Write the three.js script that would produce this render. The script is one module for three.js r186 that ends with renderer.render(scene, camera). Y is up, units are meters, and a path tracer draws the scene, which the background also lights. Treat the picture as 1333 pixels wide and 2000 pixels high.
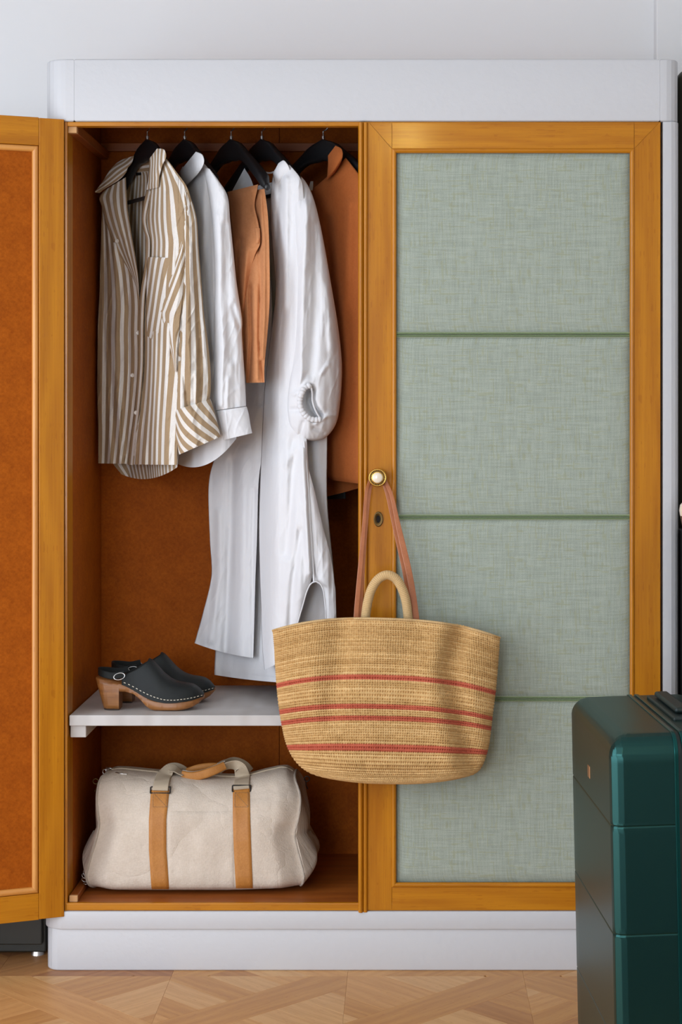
import * as THREE from 'three';
import { RoundedBoxGeometry } from 'three/addons/geometries/RoundedBoxGeometry.js';
import { mergeGeometries, mergeVertices, toCreasedNormals } from 'three/addons/utils/BufferGeometryUtils.js';
import { RectAreaLightUniformsLib } from 'three/addons/lights/RectAreaLightUniformsLib.js';

// ---------------------------------------------------------------- camera, daylight, exposure
const scene = new THREE.Scene();
const FOCAL = 3523.5, EYE = new THREE.Vector3(0, 1.26, 4.05), CX = 790, CY = 800;
const camera = new THREE.PerspectiveCamera(2 * Math.atan(1000 / FOCAL) * 180 / Math.PI, 1333 / 2000, 0.05, 60);
camera.position.copy(EYE);
camera.lookAt(0, EYE.y, 0);
camera.setViewOffset(1333, 2000, 666.5 - CX, 1000 - CY, 1333, 2000);   // a shifted lens: the camera is level
camera.updateProjectionMatrix();
camera.updateMatrixWorld(true);

const renderer = new THREE.WebGLRenderer({ antialias: true });
renderer.toneMapping = THREE.LinearToneMapping;
renderer.toneMappingExposure = 0.9;
renderer.shadowMap.enabled = true;
RectAreaLightUniformsLib.init();

scene.background = new THREE.Color(0.75, 0.85, 1.0);           // the overcast sky outside the windows
// room: x -2.2 .. 2.6, z -0.56 .. 6.2, height 3.1
const ROOM = { x0: -2.2, x1: 2.6, z0: -0.56, z1: 6.2, h: 3.1 };
const WIN_SIDE = { z0: 0.8, z1: 3.4, y0: 0.05, y1: 2.4 };     // glazed door in the left wall
const WIN_REAR = { x0: -2.05, x1: -0.75, y0: 0.5, y1: 2.6 };       // window in the wall behind the camera
function daylight(w, h, power, color, at, towards) {
  const l = new THREE.RectAreaLight(color, power, w, h);
  l.position.copy(at); l.lookAt(towards); scene.add(l); return l;
}
daylight(WIN_SIDE.z1 - WIN_SIDE.z0, WIN_SIDE.y1 - WIN_SIDE.y0, 4.2, new THREE.Color(0.86, 0.95, 1.07),
  new THREE.Vector3(ROOM.x0 + 0.02, (WIN_SIDE.y0 + WIN_SIDE.y1) / 2, (WIN_SIDE.z0 + WIN_SIDE.z1) / 2), new THREE.Vector3(0, (WIN_SIDE.y0 + WIN_SIDE.y1) / 2, (WIN_SIDE.z0 + WIN_SIDE.z1) / 2)).name = 'window_daylight';
daylight(WIN_REAR.x1 - WIN_REAR.x0, WIN_REAR.y1 - WIN_REAR.y0, 11.5, new THREE.Color(0.85, 0.95, 1.08),
  new THREE.Vector3((WIN_REAR.x0 + WIN_REAR.x1) / 2, (WIN_REAR.y0 + WIN_REAR.y1) / 2, ROOM.z1 - 0.02), new THREE.Vector3((WIN_REAR.x0 + WIN_REAR.x1) / 2, (WIN_REAR.y0 + WIN_REAR.y1) / 2, 0)).name = 'window_daylight_001';

// ---------------------------------------------------------------- numbers and noise
function rng(seed) { let s = seed | 0; return () => { s = (s + 0x6d2b79f5) | 0; let t = Math.imul(s ^ (s >>> 15), 1 | s); t = (t + Math.imul(t ^ (t >>> 7), 61 | t)) ^ t; return ((t ^ (t >>> 14)) >>> 0) / 4294967296; }; }
function hash(x, y, s) { let h = Math.imul(x, 374761393) + Math.imul(y, 668265263) + Math.imul(s, 974711); h = Math.imul(h ^ (h >>> 13), 1274126177); return ((h ^ (h >>> 16)) >>> 0) / 4294967296; }
function noise(x, y, s = 0, px = 0, py = 0) {            // value noise, periodic if px, py are given
  const x0 = Math.floor(x), y0 = Math.floor(y), fx = x - x0, fy = y - y0, u = fx * fx * (3 - 2 * fx), v = fy * fy * (3 - 2 * fy);
  const wx = (i) => px ? ((i % px) + px) % px : i, wy = (i) => py ? ((i % py) + py) % py : i;
  const a = hash(wx(x0), wy(y0), s), b = hash(wx(x0 + 1), wy(y0), s), c = hash(wx(x0), wy(y0 + 1), s), d = hash(wx(x0 + 1), wy(y0 + 1), s);
  return a + (b - a) * u + (c - a) * v + (a - b - c + d) * u * v;
}
function fbm(x, y, s, oct = 4, px = 0, py = 0) { let v = 0, a = 0.5, t = 0; for (let i = 0; i < oct; i++) { v += a * noise(x, y, s + i * 17, px, py); t += a; a *= 0.5; x *= 2; y *= 2; px *= 2; py *= 2; } return v / t; }
const lerp = (a, b, t) => a + (b - a) * t, clamp = (x, a = 0, b = 1) => Math.min(b, Math.max(a, x)), smooth = (a, b, x) => { const t = clamp((x - a) / (b - a)); return t * t * (3 - 2 * t); };
const P = (px, py, z) => new THREE.Vector3((px - CX) / FOCAL * (EYE.z - z), EYE.y - (py - CY) / FOCAL * (EYE.z - z), z);   // photograph measurement -> metres at depth z
const WX = (px, z = 0) => P(px, 0, z).x, WY = (py, z = 0) => P(0, py, z).y;

// ---------------------------------------------------------------- things, parts, structure
const origin = new WeakMap(), taken = {};
function numbered(name) { const n = taken[name] = (taken[name] ?? -1) + 1; return n ? name + '_' + String(n).padStart(3, '0') : name; }
function thing(name, label, category, pos = new THREE.Vector3(), group) {
  const g = new THREE.Group(); g.name = numbered(name); g.position.copy(pos); scene.add(g);
  g.userData = { label, category }; if (group) g.userData.group = group;
  origin.set(g, pos.clone()); return g;
}
// a part whose geometry is given in world metres (parent not turned)
function part(name, geo, mat, parent, label) {
  const o = origin.get(parent), m = new THREE.Mesh(o ? geo.translate(-o.x, -o.y, -o.z) : geo, mat);
  m.name = name; parent.add(m); if (o) origin.set(m, o); if (label) m.userData.label = label; return m;
}
// a part whose geometry is given in its parent's own axes
function local(name, geo, mat, parent, label) { const m = new THREE.Mesh(geo, mat); m.name = name; parent.add(m); if (label) m.userData.label = label; return m; }
function struct(name, geo, mat) { const m = new THREE.Mesh(geo, mat); m.name = name; m.userData.kind = 'structure'; scene.add(m); return m; }

// ---------------------------------------------------------------- geometry helpers
function setUV(geo, grain = 'y', su = 0.25, sv = 1, off = [0, 0]) {     // uv in metres: v along the grain, u across it
  const p = geo.attributes.position, n = geo.attributes.normal, uv = new Float32Array(p.count * 2), g = 'xyz'.indexOf(grain);
  for (let i = 0; i < p.count; i++) {
    const c = [p.getX(i), p.getY(i), p.getZ(i)], a = [Math.abs(n.getX(i)), Math.abs(n.getY(i)), Math.abs(n.getZ(i))];
    let d = a[0] > a[1] ? (a[0] > a[2] ? 0 : 2) : (a[1] > a[2] ? 1 : 2);
    let u, v; if (d === g) { u = c[(g + 1) % 3]; v = c[(g + 2) % 3] * 0.3; } else { u = c[3 - g - d]; v = c[g]; }
    uv[2 * i] = u / su + off[0]; uv[2 * i + 1] = v / sv + off[1];
  }
  geo.setAttribute('uv', new THREE.BufferAttribute(uv, 2)); return geo;
}
let pieceNo = 0;
function box(x0, x1, y0, y1, z0, z1, r = 0.002, grain = 'y', seg = 2) {
  const w = x1 - x0, h = y1 - y0, d = z1 - z0, g = new RoundedBoxGeometry(w, h, d, seg, Math.min(r, w / 2.1, h / 2.1, d / 2.1));
  g.translate((x0 + x1) / 2, (y0 + y1) / 2, (z0 + z1) / 2); pieceNo++;
  return setUV(g, grain, 0.25, 1, [(pieceNo * 0.37) % 1, (pieceNo * 0.61) % 1]);
}
function prism(pts, z0, z1, bevel = 0.001, grain = 'y') {              // an outline in x, y given a thickness along z
  const s = new THREE.Shape(pts.map(([x, y]) => new THREE.Vector2(x, y)));
  const g = new THREE.ExtrudeGeometry(s, { depth: z1 - z0 - 2 * bevel, bevelEnabled: bevel > 0, bevelThickness: bevel, bevelSize: bevel, bevelOffset: -bevel, bevelSegments: 2, curveSegments: 12 });
  g.translate(0, 0, z0 + bevel); pieceNo++;
  return setUV(g, grain, 0.25, 1, [(pieceNo * 0.37) % 1, (pieceNo * 0.61) % 1]);
}
function gridGeo(nu, nv, f, closeU = false) {                          // (i, j) -> [Vector3, u, v]; nu+1 by nv+1 points
  const pos = [], uv = [], idx = [];
  for (let j = 0; j <= nv; j++) for (let i = 0; i <= nu; i++) { const [q, u, v] = f(i / nu, j / nv, i, j); pos.push(q.x, q.y, q.z); uv.push(u, v); }
  for (let j = 0; j < nv; j++) for (let i = 0; i < nu; i++) { const a = j * (nu + 1) + i, b = a + 1, c = a + nu + 1, d = c + 1; idx.push(a, c, b, b, c, d); }
  const g = new THREE.BufferGeometry();
  g.setAttribute('position', new THREE.Float32BufferAttribute(pos, 3)); g.setAttribute('uv', new THREE.Float32BufferAttribute(uv, 2)); g.setIndex(idx); g.computeVertexNormals();
  if (closeU) {                                                        // one normal along the seam
    const n = g.attributes.normal;
    for (let j = 0; j <= nv; j++) { const a = j * (nu + 1), b = a + nu, v = new THREE.Vector3(n.getX(a) + n.getX(b), n.getY(a) + n.getY(b), n.getZ(a) + n.getZ(b)).normalize(); n.setXYZ(a, v.x, v.y, v.z); n.setXYZ(b, v.x, v.y, v.z); }
  }
  return g;
}
function sweep(points, section, { closed = false, seg = 80, up = new THREE.Vector3(0, 0, 1), nSec = 10, caps = true, scale = () => 1, twist = () => 0, uvs = [0.05, 0.05] } = {}) {
  // section(angle fraction) -> [across, along up]; a frame is carried from the given up direction
  const curve = points instanceof THREE.Curve ? points : new THREE.CatmullRomCurve3(points, closed, 'centripetal'), L = curve.getLength();
  const T = new THREE.Vector3(), A = new THREE.Vector3(), U = new THREE.Vector3();
  const ring = (t) => {
    const c = curve.getPointAt(t); curve.getTangentAt(t, T); A.crossVectors(T, up).normalize(); if (A.lengthSq() < 0.5) A.set(1, 0, 0); U.crossVectors(A, T).normalize();
    const w = twist(t); if (w) { A.applyAxisAngle(T, w); U.applyAxisAngle(T, w); }
    return { c, A: A.clone(), U: U.clone(), k: scale(t) };
  };
  const rings = []; for (let j = 0; j <= seg; j++) rings.push(ring(j / seg));
  const g = gridGeo(nSec, seg, (u, v, i, j) => { const r = rings[j], [a, b] = section(u); return [r.c.clone().addScaledVector(r.A, a * r.k).addScaledVector(r.U, b * r.k), u * 0.06 / uvs[0], v * L / uvs[1]]; }, true);
  if (closed || !caps) return g;
  return mergeGeometries([g, ...[0, seg].map((j) => capOf(rings[j], section, nSec, j === 0))]);
}
function capOf(r, section, n, first) {
  const pos = [r.c.x, r.c.y, r.c.z], uv = [0, 0], idx = [];
  for (let i = 0; i <= n; i++) { const [a, b] = section(i / n), q = r.c.clone().addScaledVector(r.A, a * r.k).addScaledVector(r.U, b * r.k); pos.push(q.x, q.y, q.z); uv.push(a * 10, b * 10); }
  for (let i = 1; i <= n; i++) first ? idx.push(0, i, i + 1) : idx.push(0, i + 1, i);
  const g = new THREE.BufferGeometry(); g.setAttribute('position', new THREE.Float32BufferAttribute(pos, 3)); g.setAttribute('uv', new THREE.Float32BufferAttribute(uv, 2)); g.setIndex(idx); g.computeVertexNormals(); return g;
}
const circle = (r) => (u) => [r * Math.cos(u * 2 * Math.PI), r * Math.sin(u * 2 * Math.PI)];
const flat = (w, t) => (u) => { const a = u * 2 * Math.PI, c = Math.cos(a), s = Math.sin(a), e = 0.35; return [w / 2 * Math.sign(c) * Math.abs(c) ** e, t / 2 * Math.sign(s) * Math.abs(s) ** e]; };
const tube = (pts, r, opt = {}) => sweep(pts, circle(r), opt);
const ribbon = (pts, w, t, opt = {}) => sweep(pts, flat(w, t), { nSec: 16, ...opt });

// Cloth. Rows run down a panel: each row has a left and a right end (measured on the photograph, each with its own depth), how far it swells forward (f) and back (b), and how its middle hangs (sag).
const table = (pts) => (x) => { let k = 0; while (k < pts.length - 2 && x > pts[k + 1][0]) k++; const t = clamp((x - pts[k][0]) / (pts[k + 1][0] - pts[k][0])); const a = pts[Math.max(0, k - 1)][1], b = pts[k][1], c = pts[k + 1][1], d = pts[Math.min(pts.length - 1, k + 2)][1]; return catmull(a, b, c, d, t); };
const straight = (pts) => (x) => { let k = 0; while (k < pts.length - 2 && x > pts[k + 1][0]) k++; return lerp(pts[k][1], pts[k + 1][1], clamp((x - pts[k][0]) / (pts[k + 1][0] - pts[k][0]))); };
function catmull(a, b, c, d, t) { return 0.5 * (2 * b + (c - a) * t + (2 * a - 5 * b + 4 * c - d) * t * t + (3 * b - a - 3 * c + d) * t * t * t); }
function cloth(rows, { nu = 48, nv = 90, sheet = 0, folds = [], drape = [0, 20, 300], seed = 1, sagPower = 2, uv = {}, back = nu, profile = 2, edge = 0, wrinkle = 0, zmap = () => 0 } = {}) {
  const R = rows.map((r) => [r[0], r[1], r[2], r[3], r[4], r[5], r[6] ?? 0.02, r[7] ?? 0.02, r[8] ?? 0]);
  const at = (v) => { const x = v * (R.length - 1), k = Math.min(R.length - 2, Math.floor(x)), t = x - k, a = R[Math.max(0, k - 1)], b = R[k], c = R[k + 1], d = R[Math.min(R.length - 1, k + 2)]; return b.map((_, i) => catmull(a[i], b[i], c[i], d[i], t)); };
  const dz = (x, y) => {
    let z = drape[0] ? drape[0] * (fbm(x / drape[1], y / drape[2], seed, 3) - 0.5) * 2 : 0;
    if (wrinkle) { const wx = 10 * noise(x / 40, y / 40, seed + 31), n1 = noise((x + 0.35 * y + wx) / 15, (y - wx) / 46, seed + 33), n2 = noise((x - 0.5 * y - wx) / 19, (y + wx) / 34, seed + 35); z += wrinkle * ((1 - Math.abs(2 * n1 - 1)) ** 4 + 0.7 * (1 - Math.abs(2 * n2 - 1)) ** 4); }
    for (const { p, w, a, sharp } of folds) {
      let best = 1e9;
      for (let k = 0; k + 1 < p.length; k++) {
        const [x0, y0] = p[k], [x1, y1] = p[k + 1], ex = x1 - x0, ey = y1 - y0, t = clamp(((x - x0) * ex + (y - y0) * ey) / (ex * ex + ey * ey));
        best = Math.min(best, Math.hypot(x - x0 - t * ex, y - y0 - t * ey));
      }
      z += a * (sharp ? Math.exp(-best / w) : Math.exp(-(best * best) / (w * w)));
    }
    return z;
  };
  const front = (s, v, r = at(v), folded = 1) => {
    const t = (s + 1) / 2, x = lerp(r[0], r[2], t) + (edge ? edge * (noise(v * 14, 3, seed + 5) - 0.5) * s : 0), y = lerp(r[1], r[3], t) + r[8] * (1 - Math.abs(s) ** sagPower);
    const swell = sheet ? 1 - s * s : (1 - Math.min(1, Math.abs(s)) ** profile) ** (1 / profile);
    return [x, y, zmap(x) + lerp(r[4], r[5], t) + r[6] * swell + (folded === 1 ? dz(x, y) : 0) * (sheet ? 1 : Math.sqrt(Math.max(0, 1 - s ** 6)))];
  };
  const n2 = nu + back, pts = [], plain = [];                               // plain: the cloth without its folds, on which the pattern is printed
  for (let j = 0; j <= nv; j++) {
    const v = j / nv, r = at(v), row = [], flatRow = [];
    for (let i = 0; i <= n2; i++) {
      const a = i <= nu ? i / nu * Math.PI : (1 + (i - nu) / back) * Math.PI, s = sheet ? (i <= nu ? -1 + 2 * i / nu : 1 - 2 * (i - nu) / back) : -Math.cos(a);
      let [x, y, z] = front(s, v, r);
      if (i > nu) {
        if (sheet) { if (i < n2) z -= sheet; }
        else { const t = (s + 1) / 2; z = zmap(x) + lerp(r[4], r[5], t) - r[7] * (1 - Math.min(1, Math.abs(s)) ** 2) ** 0.5; }
      }
      row.push(P(x, y, z));
      if (i > nu) flatRow.push(P(x, y, z)); else { const [fx, fy, fz] = front(s, v, r, 0.15); flatRow.push(P(fx, fy, lerp(fz, z, 0.15))); }
    }
    pts.push(row); plain.push(flatRow);
  }
  const len = []; let L = 0;                                            // lengths on the cloth itself
  for (let j = 0; j <= nv; j++) { if (j) L += pts[j][nu >> 1].distanceTo(pts[j - 1][nu >> 1]); len.push(L); }
  const across = plain.map((row) => { const c = [0]; for (let i = 1; i <= n2; i++) c.push(c[i - 1] + row[i].distanceTo(row[i - 1])); return c; });
  const { count = 0, pitch = 0.088, turn = 0, shift = 0 } = uv, ct = Math.cos(turn), st = Math.sin(turn);
  const g = gridGeo(n2, nv, (_, __, i, j) => {
    let u = count ? across[j][i] / across[j][nu] * count / 4 : across[j][i] / pitch, v = len[j] / pitch;
    if (turn) [u, v] = [u * ct - v * st, u * st + v * ct];
    return [pts[j][i], u + shift, v];
  }, true);
  return g;
}
const caster = new THREE.Raycaster();
function depthOn(meshes, px, py, fallback) {                            // the depth of the first surface behind that spot
  const d = P(px, py, 0).sub(EYE).normalize(); caster.set(EYE, d);
  const hit = caster.intersectObjects(meshes, false)[0]; return hit ? hit.point.z : fallback;
}

// ---------------------------------------------------------------- textures and materials
function texture(w, h, f, srgb = true) {                               // f(x, y) in 0..1 -> [r, g, b] 0..255 or one value 0..1
  const d = new Uint8Array(w * h * 4);
  for (let j = 0; j < h; j++) for (let i = 0; i < w; i++) {
    const c = f(i / w, j / h, i, j), k = (j * w + i) * 4;
    if (typeof c === 'number') d[k] = d[k + 1] = d[k + 2] = clamp(c) * 255; else { d[k] = clamp(c[0], 0, 255); d[k + 1] = clamp(c[1], 0, 255); d[k + 2] = clamp(c[2], 0, 255); }
    d[k + 3] = 255;
  }
  const t = new THREE.DataTexture(d, w, h); t.magFilter = t.minFilter = THREE.LinearFilter; t.wrapS = t.wrapT = THREE.RepeatWrapping;
  if (srgb) t.colorSpace = THREE.SRGBColorSpace; t.needsUpdate = true; return t;
}
const repeated = (t, u, v) => { const c = t.clone(); c.repeat.set(u, v); c.needsUpdate = true; return c; };
const mix3 = (a, b, t) => [lerp(a[0], b[0], t), lerp(a[1], b[1], t), lerp(a[2], b[2], t)];
const std = (o) => new THREE.MeshStandardMaterial(o), phys = (o) => new THREE.MeshPhysicalMaterial(o);

function woodTexture(dark, light, seed, { lines = 26, pores = 0.25, w = 256, h = 1024 } = {}) {
  return texture(w, h, (x, y) => {
    const wander = (fbm(x * 3, y * 3, seed, 3, 3, 3) - 0.5) * 0.35;
    const ring = 0.5 + 0.5 * Math.sin((x + wander) * 2 * Math.PI * 5 + fbm(x * 4, y * 2, seed + 3, 2, 4, 2) * 6);
    const fine = noise(x * lines * 4, y * 12, seed + 9, lines * 4, 12) * 0.5 + noise(x * lines, y * 5, seed + 11, lines, 5) * 0.5;
    const pore = noise(x * 128, y * 40, seed + 21, 128, 40) > 0.86 ? pores : 0;
    return mix3(dark, light, clamp(0.22 + 0.3 * ring + 0.48 * fine - pore));
  });
}
const honeyMap = woodTexture([156, 90, 8], [196, 128, 22], 3);
const honey = phys({ map: honeyMap, roughness: 0.45, specularIntensity: 0.3, clearcoat: 0.4, clearcoatRoughness: 0.12 });
const honeyPale = phys({ map: woodTexture([188, 120, 48], [218, 154, 78], 13), roughness: 0.45, clearcoat: 0.4, clearcoatRoughness: 0.25 });
const burlMap = texture(512, 512, (x, y) => {
  const a = fbm(x * 60, y * 60, 41, 3, 60, 60), b = fbm(x * 8, y * 8, 43, 3, 8, 8), c = noise(x * 170, y * 170, 47, 170, 170);
  return mix3([128, 58, 8], [178, 94, 20], clamp(0.1 + 0.55 * a + 0.35 * b + 0.2 * (c - 0.5)));
});
const burl = phys({ map: burlMap, roughness: 0.62, specularIntensity: 0.18 });
const lining = burl;                                                    // the recess is panelled like the inside of the door
const innerWood = phys({ map: woodTexture([130, 64, 14], [174, 96, 30], 61), roughness: 0.5 });
const endGrain = std({ map: texture(64, 64, (x, y) => mix3([176, 124, 78], [214, 170, 118], noise(x * 5, y * 26, 7) * 0.6 + noise(x * 20, y * 60, 8) * 0.4)), roughness: 0.8 });
const paintBump = texture(512, 512, (x, y) => fbm(x * 24, y * 24, 71, 4, 24, 24), false);
const whitePaint = std({ color: '#c7c7c9', roughness: 0.5, bumpMap: paintBump, bumpScale: 0.0004 });
const wallPaint = std({ color: '#e6e6e6', roughness: 0.9 });
const ceilingPaint = std({ color: '#e6e6e6', roughness: 0.95 });
const shelfPaint = std({ map: texture(512, 256, (x, y) => mix3([176, 170, 164], [206, 203, 200], clamp(0.1 + 0.5 * noise(x * 4, y * 40, 81, 4, 40) + 0.4 * fbm(x * 7, y * 22, 83, 3, 7, 22)))), roughness: 0.5 });
const linenBump = texture(1024, 1024, (x, y) => {
  const X = x * 150, Y = y * 150, warp = noise(X * 1, Y * 0.03, 91, 150, 5), weft = noise(X * 0.03, Y * 1, 93, 5, 150);
  const over = (Math.floor(X) + Math.floor(Y)) % 2 ? 1 : 0, cx = Math.abs((X % 1) - 0.5) * 2, cy = Math.abs((Y % 1) - 0.5) * 2;
  return clamp(0.25 + 0.35 * (over ? 1 - cx * cx : 1 - cy * cy) + 0.2 * warp + 0.2 * weft);
}, false);
const linenMap = texture(1024, 1024, (x, y) => {
  const X = x * 150, Y = y * 150;
  const warp = noise(X, y * 9, 101, 150, 9), weft = noise(x * 9, Y, 103, 9, 150), slubA = noise(X * 0.6, y * 14, 105, 90, 14), slubB = noise(x * 14, Y * 0.6, 107, 14, 90);
  const over = (Math.floor(X) + Math.floor(Y)) % 2, t = over ? warp : weft, g = noise(X * 2, Y * 2, 109, 300, 300);
  let c = mix3([134, 143, 130], [175, 183, 170], clamp(0.12 + 0.62 * t + 0.25 * g));
  const olive = Math.max(smooth(0.74, 0.9, slubA), smooth(0.74, 0.9, slubB)) * 0.28;
  return mix3(c, [148, 148, 104], olive);
});
const linen = std({ map: linenMap, bumpMap: linenBump, bumpScale: 0.0007, roughness: 0.95 });
const braidA = std({ color: '#7d9068', roughness: 0.9 }), braidB = std({ color: '#a9b294', roughness: 0.9 });
// garments
const crease = texture(1024, 1024, (x, y) => {
  const a = Math.abs(fbm(x * 6, y * 5, 111, 4, 6, 5) - 0.5) * 2, b = Math.abs(fbm(x * 12, y * 7, 117, 3, 12, 7) - 0.5) * 2;
  return clamp(0.6 * Math.sqrt(a) + 0.3 * b + 0.1 * noise(x * 400, y * 400, 119, 400, 400));
}, false);
const creaseWide = repeated(crease, 0.25, 0.22);
const whiteCotton = std({ color: '#dcdbdc', roughness: 0.95, bumpMap: creaseWide, bumpScale: 0.0012 });
const stripeMap = texture(512, 512, (x, y) => {
  const k = (x * 4) % 1, e = 0.02 + 0.02 * noise(x * 30, y * 60, 121), inBeige = smooth(0.0, e, k) * (1 - smooth(0.56, 0.56 + e, k));
  const thread = 0.97 + 0.07 * (noise(x * 256, y * 128, 123, 256, 128) - 0.5) + 0.04 * (noise(x * 128, y * 256, 125, 128, 256) - 0.5);
  return mix3([228, 222, 214], [166, 140, 108], inBeige).map((c) => c * thread);
});
const stripes = std({ map: stripeMap, roughness: 0.95, bumpMap: creaseWide, bumpScale: 0.0012 });
const rustCotton = std({ map: texture(256, 256, (x, y) => mix3([184, 120, 74], [206, 142, 96], 0.5 * fbm(x * 12, y * 12, 131, 3, 12, 12) + 0.5 * noise(x * 128, y * 128, 133, 128, 128))), roughness: 0.95, bumpMap: creaseWide, bumpScale: 0.0015 });
const jacketWool = std({ map: texture(256, 256, (x, y) => mix3([162, 84, 32], [184, 102, 46], 0.5 * fbm(x * 16, y * 16, 137, 3, 16, 16) + 0.5 * noise(x * 100, y * 100, 139, 100, 100))), roughness: 0.95 });
const jacketLining = std({ color: '#6a3f22', roughness: 0.8 }), darkTape = std({ color: '#161310', roughness: 0.7 });
const pearl = phys({ color: '#ddd6cc', roughness: 0.3, clearcoat: 0.5 });
const blackHanger = phys({ color: '#17181a', roughness: 0.42, clearcoat: 0.2, clearcoatRoughness: 0.35 });
const chrome = std({ color: '#d6d4d0', metalness: 1, roughness: 0.3 });
const gunmetal = std({ color: '#3a3633', metalness: 0.9, roughness: 0.4 });
const brass = std({ color: '#c49a4e', metalness: 1, roughness: 0.3 }), oldBrass = std({ color: '#6a5330', metalness: 0.9, roughness: 0.45 });
const ivory = phys({ color: '#ead9c2', roughness: 0.25, clearcoat: 0.6 });
const darkHole = std({ color: '#160b06', roughness: 0.9 });
// shoes
const blackLeather = phys({ color: '#141817', roughness: 0.5, specularIntensity: 0.6, bumpMap: repeated(paintBump, 8, 8), bumpScale: 0.0003 });
const clogWood = phys({ map: woodTexture([112, 66, 24], [158, 102, 48], 143), roughness: 0.5, clearcoat: 0.25, clearcoatRoughness: 0.3 });
const rubber = std({ color: '#3a2a20', roughness: 0.8 }), staple = std({ color: '#ddd2bd', roughness: 0.5, metalness: 0.2 });
// bags
const canvasMap = texture(512, 512, (x, y) => mix3([196, 180, 162], [220, 206, 190], clamp(0.45 * fbm(x * 9, y * 9, 151, 3, 9, 9) + 0.3 * noise(x * 256, y * 64, 153, 256, 64) + 0.3 * noise(x * 64, y * 256, 155, 64, 256))));
const canvas = std({ map: canvasMap, roughness: 0.95, bumpMap: repeated(crease, 0.5, 0.5), bumpScale: 0.0042 });
const webbing = std({ map: texture(128, 128, (x, y) => mix3([170, 152, 128], [204, 188, 164], 0.5 + 0.5 * Math.sin(y * 2 * Math.PI * 32 + Math.sin(x * 2 * Math.PI * 16)))), roughness: 0.9 });
const tanMap = texture(256, 256, (x, y) => mix3([168, 106, 40], [196, 134, 64], clamp(0.6 * fbm(x * 6, y * 6, 161, 4, 6, 6) + 0.4 * noise(x * 90, y * 90, 163, 90, 90))));
const tanLeather = std({ map: tanMap, roughness: 0.55, bumpMap: repeated(paintBump, 4, 4), bumpScale: 0.0003 });
const saddleLeather = phys({ map: texture(256, 256, (x, y) => mix3([160, 92, 54], [186, 116, 74], clamp(0.6 * fbm(x * 6, y * 6, 165, 4, 6, 6) + 0.4 * noise(x * 60, y * 60, 167, 60, 60)))), roughness: 0.38, clearcoat: 0.2, clearcoatRoughness: 0.3 });
const ROWS = 74, STITCHES = 100, RED = [27, 38, 43.6, 54];              // crochet rows from the rim down; where the red rounds lie
const redRound = (row) => RED.some((r) => row >= Math.floor(r) && row < Math.floor(r) + 2);
const stitchHeight = (x, y) => {
  const R = y * ROWS, row = Math.floor(R), fr = R - row, X = x * STITCHES + 0.4 * (noise(x * 40, y * 30, 171) - 0.5), fx = X - Math.floor(X);
  const ridge = Math.sin(Math.PI * fr) ** 0.7, pit = Math.abs(Math.cos(Math.PI * fx)) ** 1.6;              // rounds stand proud; a hole is left where two stitches of two rounds meet
  return clamp(1 - (1 - ridge) * (0.3 + 0.7 * pit) * (0.75 + 0.5 * noise(Math.floor(X + 0.5), Math.round(R), 173)));
};
const raffiaMap = texture(2048, 2048, (x, y) => {
  const R = y * ROWS, row = Math.floor(R), X = Math.floor(x * STITCHES);
  const hue = 0.45 * hash(row, 3, 175) + 0.3 * noise(x * 14, row * 1.0, 177) + 0.25 * hash(X, row, 179), fibre = noise(x * 420, y * 1500, 181);
  let c = redRound(row) ? mix3([172, 76, 52], [196, 100, 72], hue) : mix3([180, 137, 80], [224, 186, 128], clamp(hue * 1.1));
  return c.map((k) => k * (0.92 + 0.14 * fibre));
});
const raffia = std({ map: raffiaMap, roughness: 0.85 });                 // its stitches are geometry
const cordMap = texture(128, 512, (x, y) => mix3([184, 148, 98], [214, 182, 132], 0.5 + 0.35 * Math.sin(y * 2 * Math.PI * 64 + x * 6.283) + 0.3 * (noise(x * 40, y * 90, 183) - 0.5)));
const cordRaffia = std({ map: cordMap, bumpMap: cordMap, bumpScale: 0.0012, roughness: 0.85 });
const caseShell = phys({ color: '#284d4a', metalness: 0.92, roughness: 0.37 });
const caseFrame = phys({ color: '#15504d', metalness: 0.8, roughness: 0.3 }), caseDark = std({ color: '#12201e', roughness: 0.5 }), copper = std({ color: '#b98a62', metalness: 0.9, roughness: 0.35 });
// floor
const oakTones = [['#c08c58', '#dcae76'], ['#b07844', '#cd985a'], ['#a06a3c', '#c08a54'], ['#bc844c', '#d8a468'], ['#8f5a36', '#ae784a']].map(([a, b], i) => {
  const A = new THREE.Color(a), B = new THREE.Color(b), t = woodTexture([A.r, A.g, A.b].map((c) => 255 * (c <= 0.0031308 ? 12.92 * c : 1.055 * c ** (1 / 2.4) - 0.055)), [B.r, B.g, B.b].map((c) => 255 * (c <= 0.0031308 ? 12.92 * c : 1.055 * c ** (1 / 2.4) - 0.055)), 191 + 7 * i, { lines: 36, pores: 0.4 });
  return phys({ map: t, roughness: 0.5, clearcoat: 0.12, clearcoatRoughness: 0.35 });
});
const subfloor = std({ color: '#4d3420', roughness: 0.9 });

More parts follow.
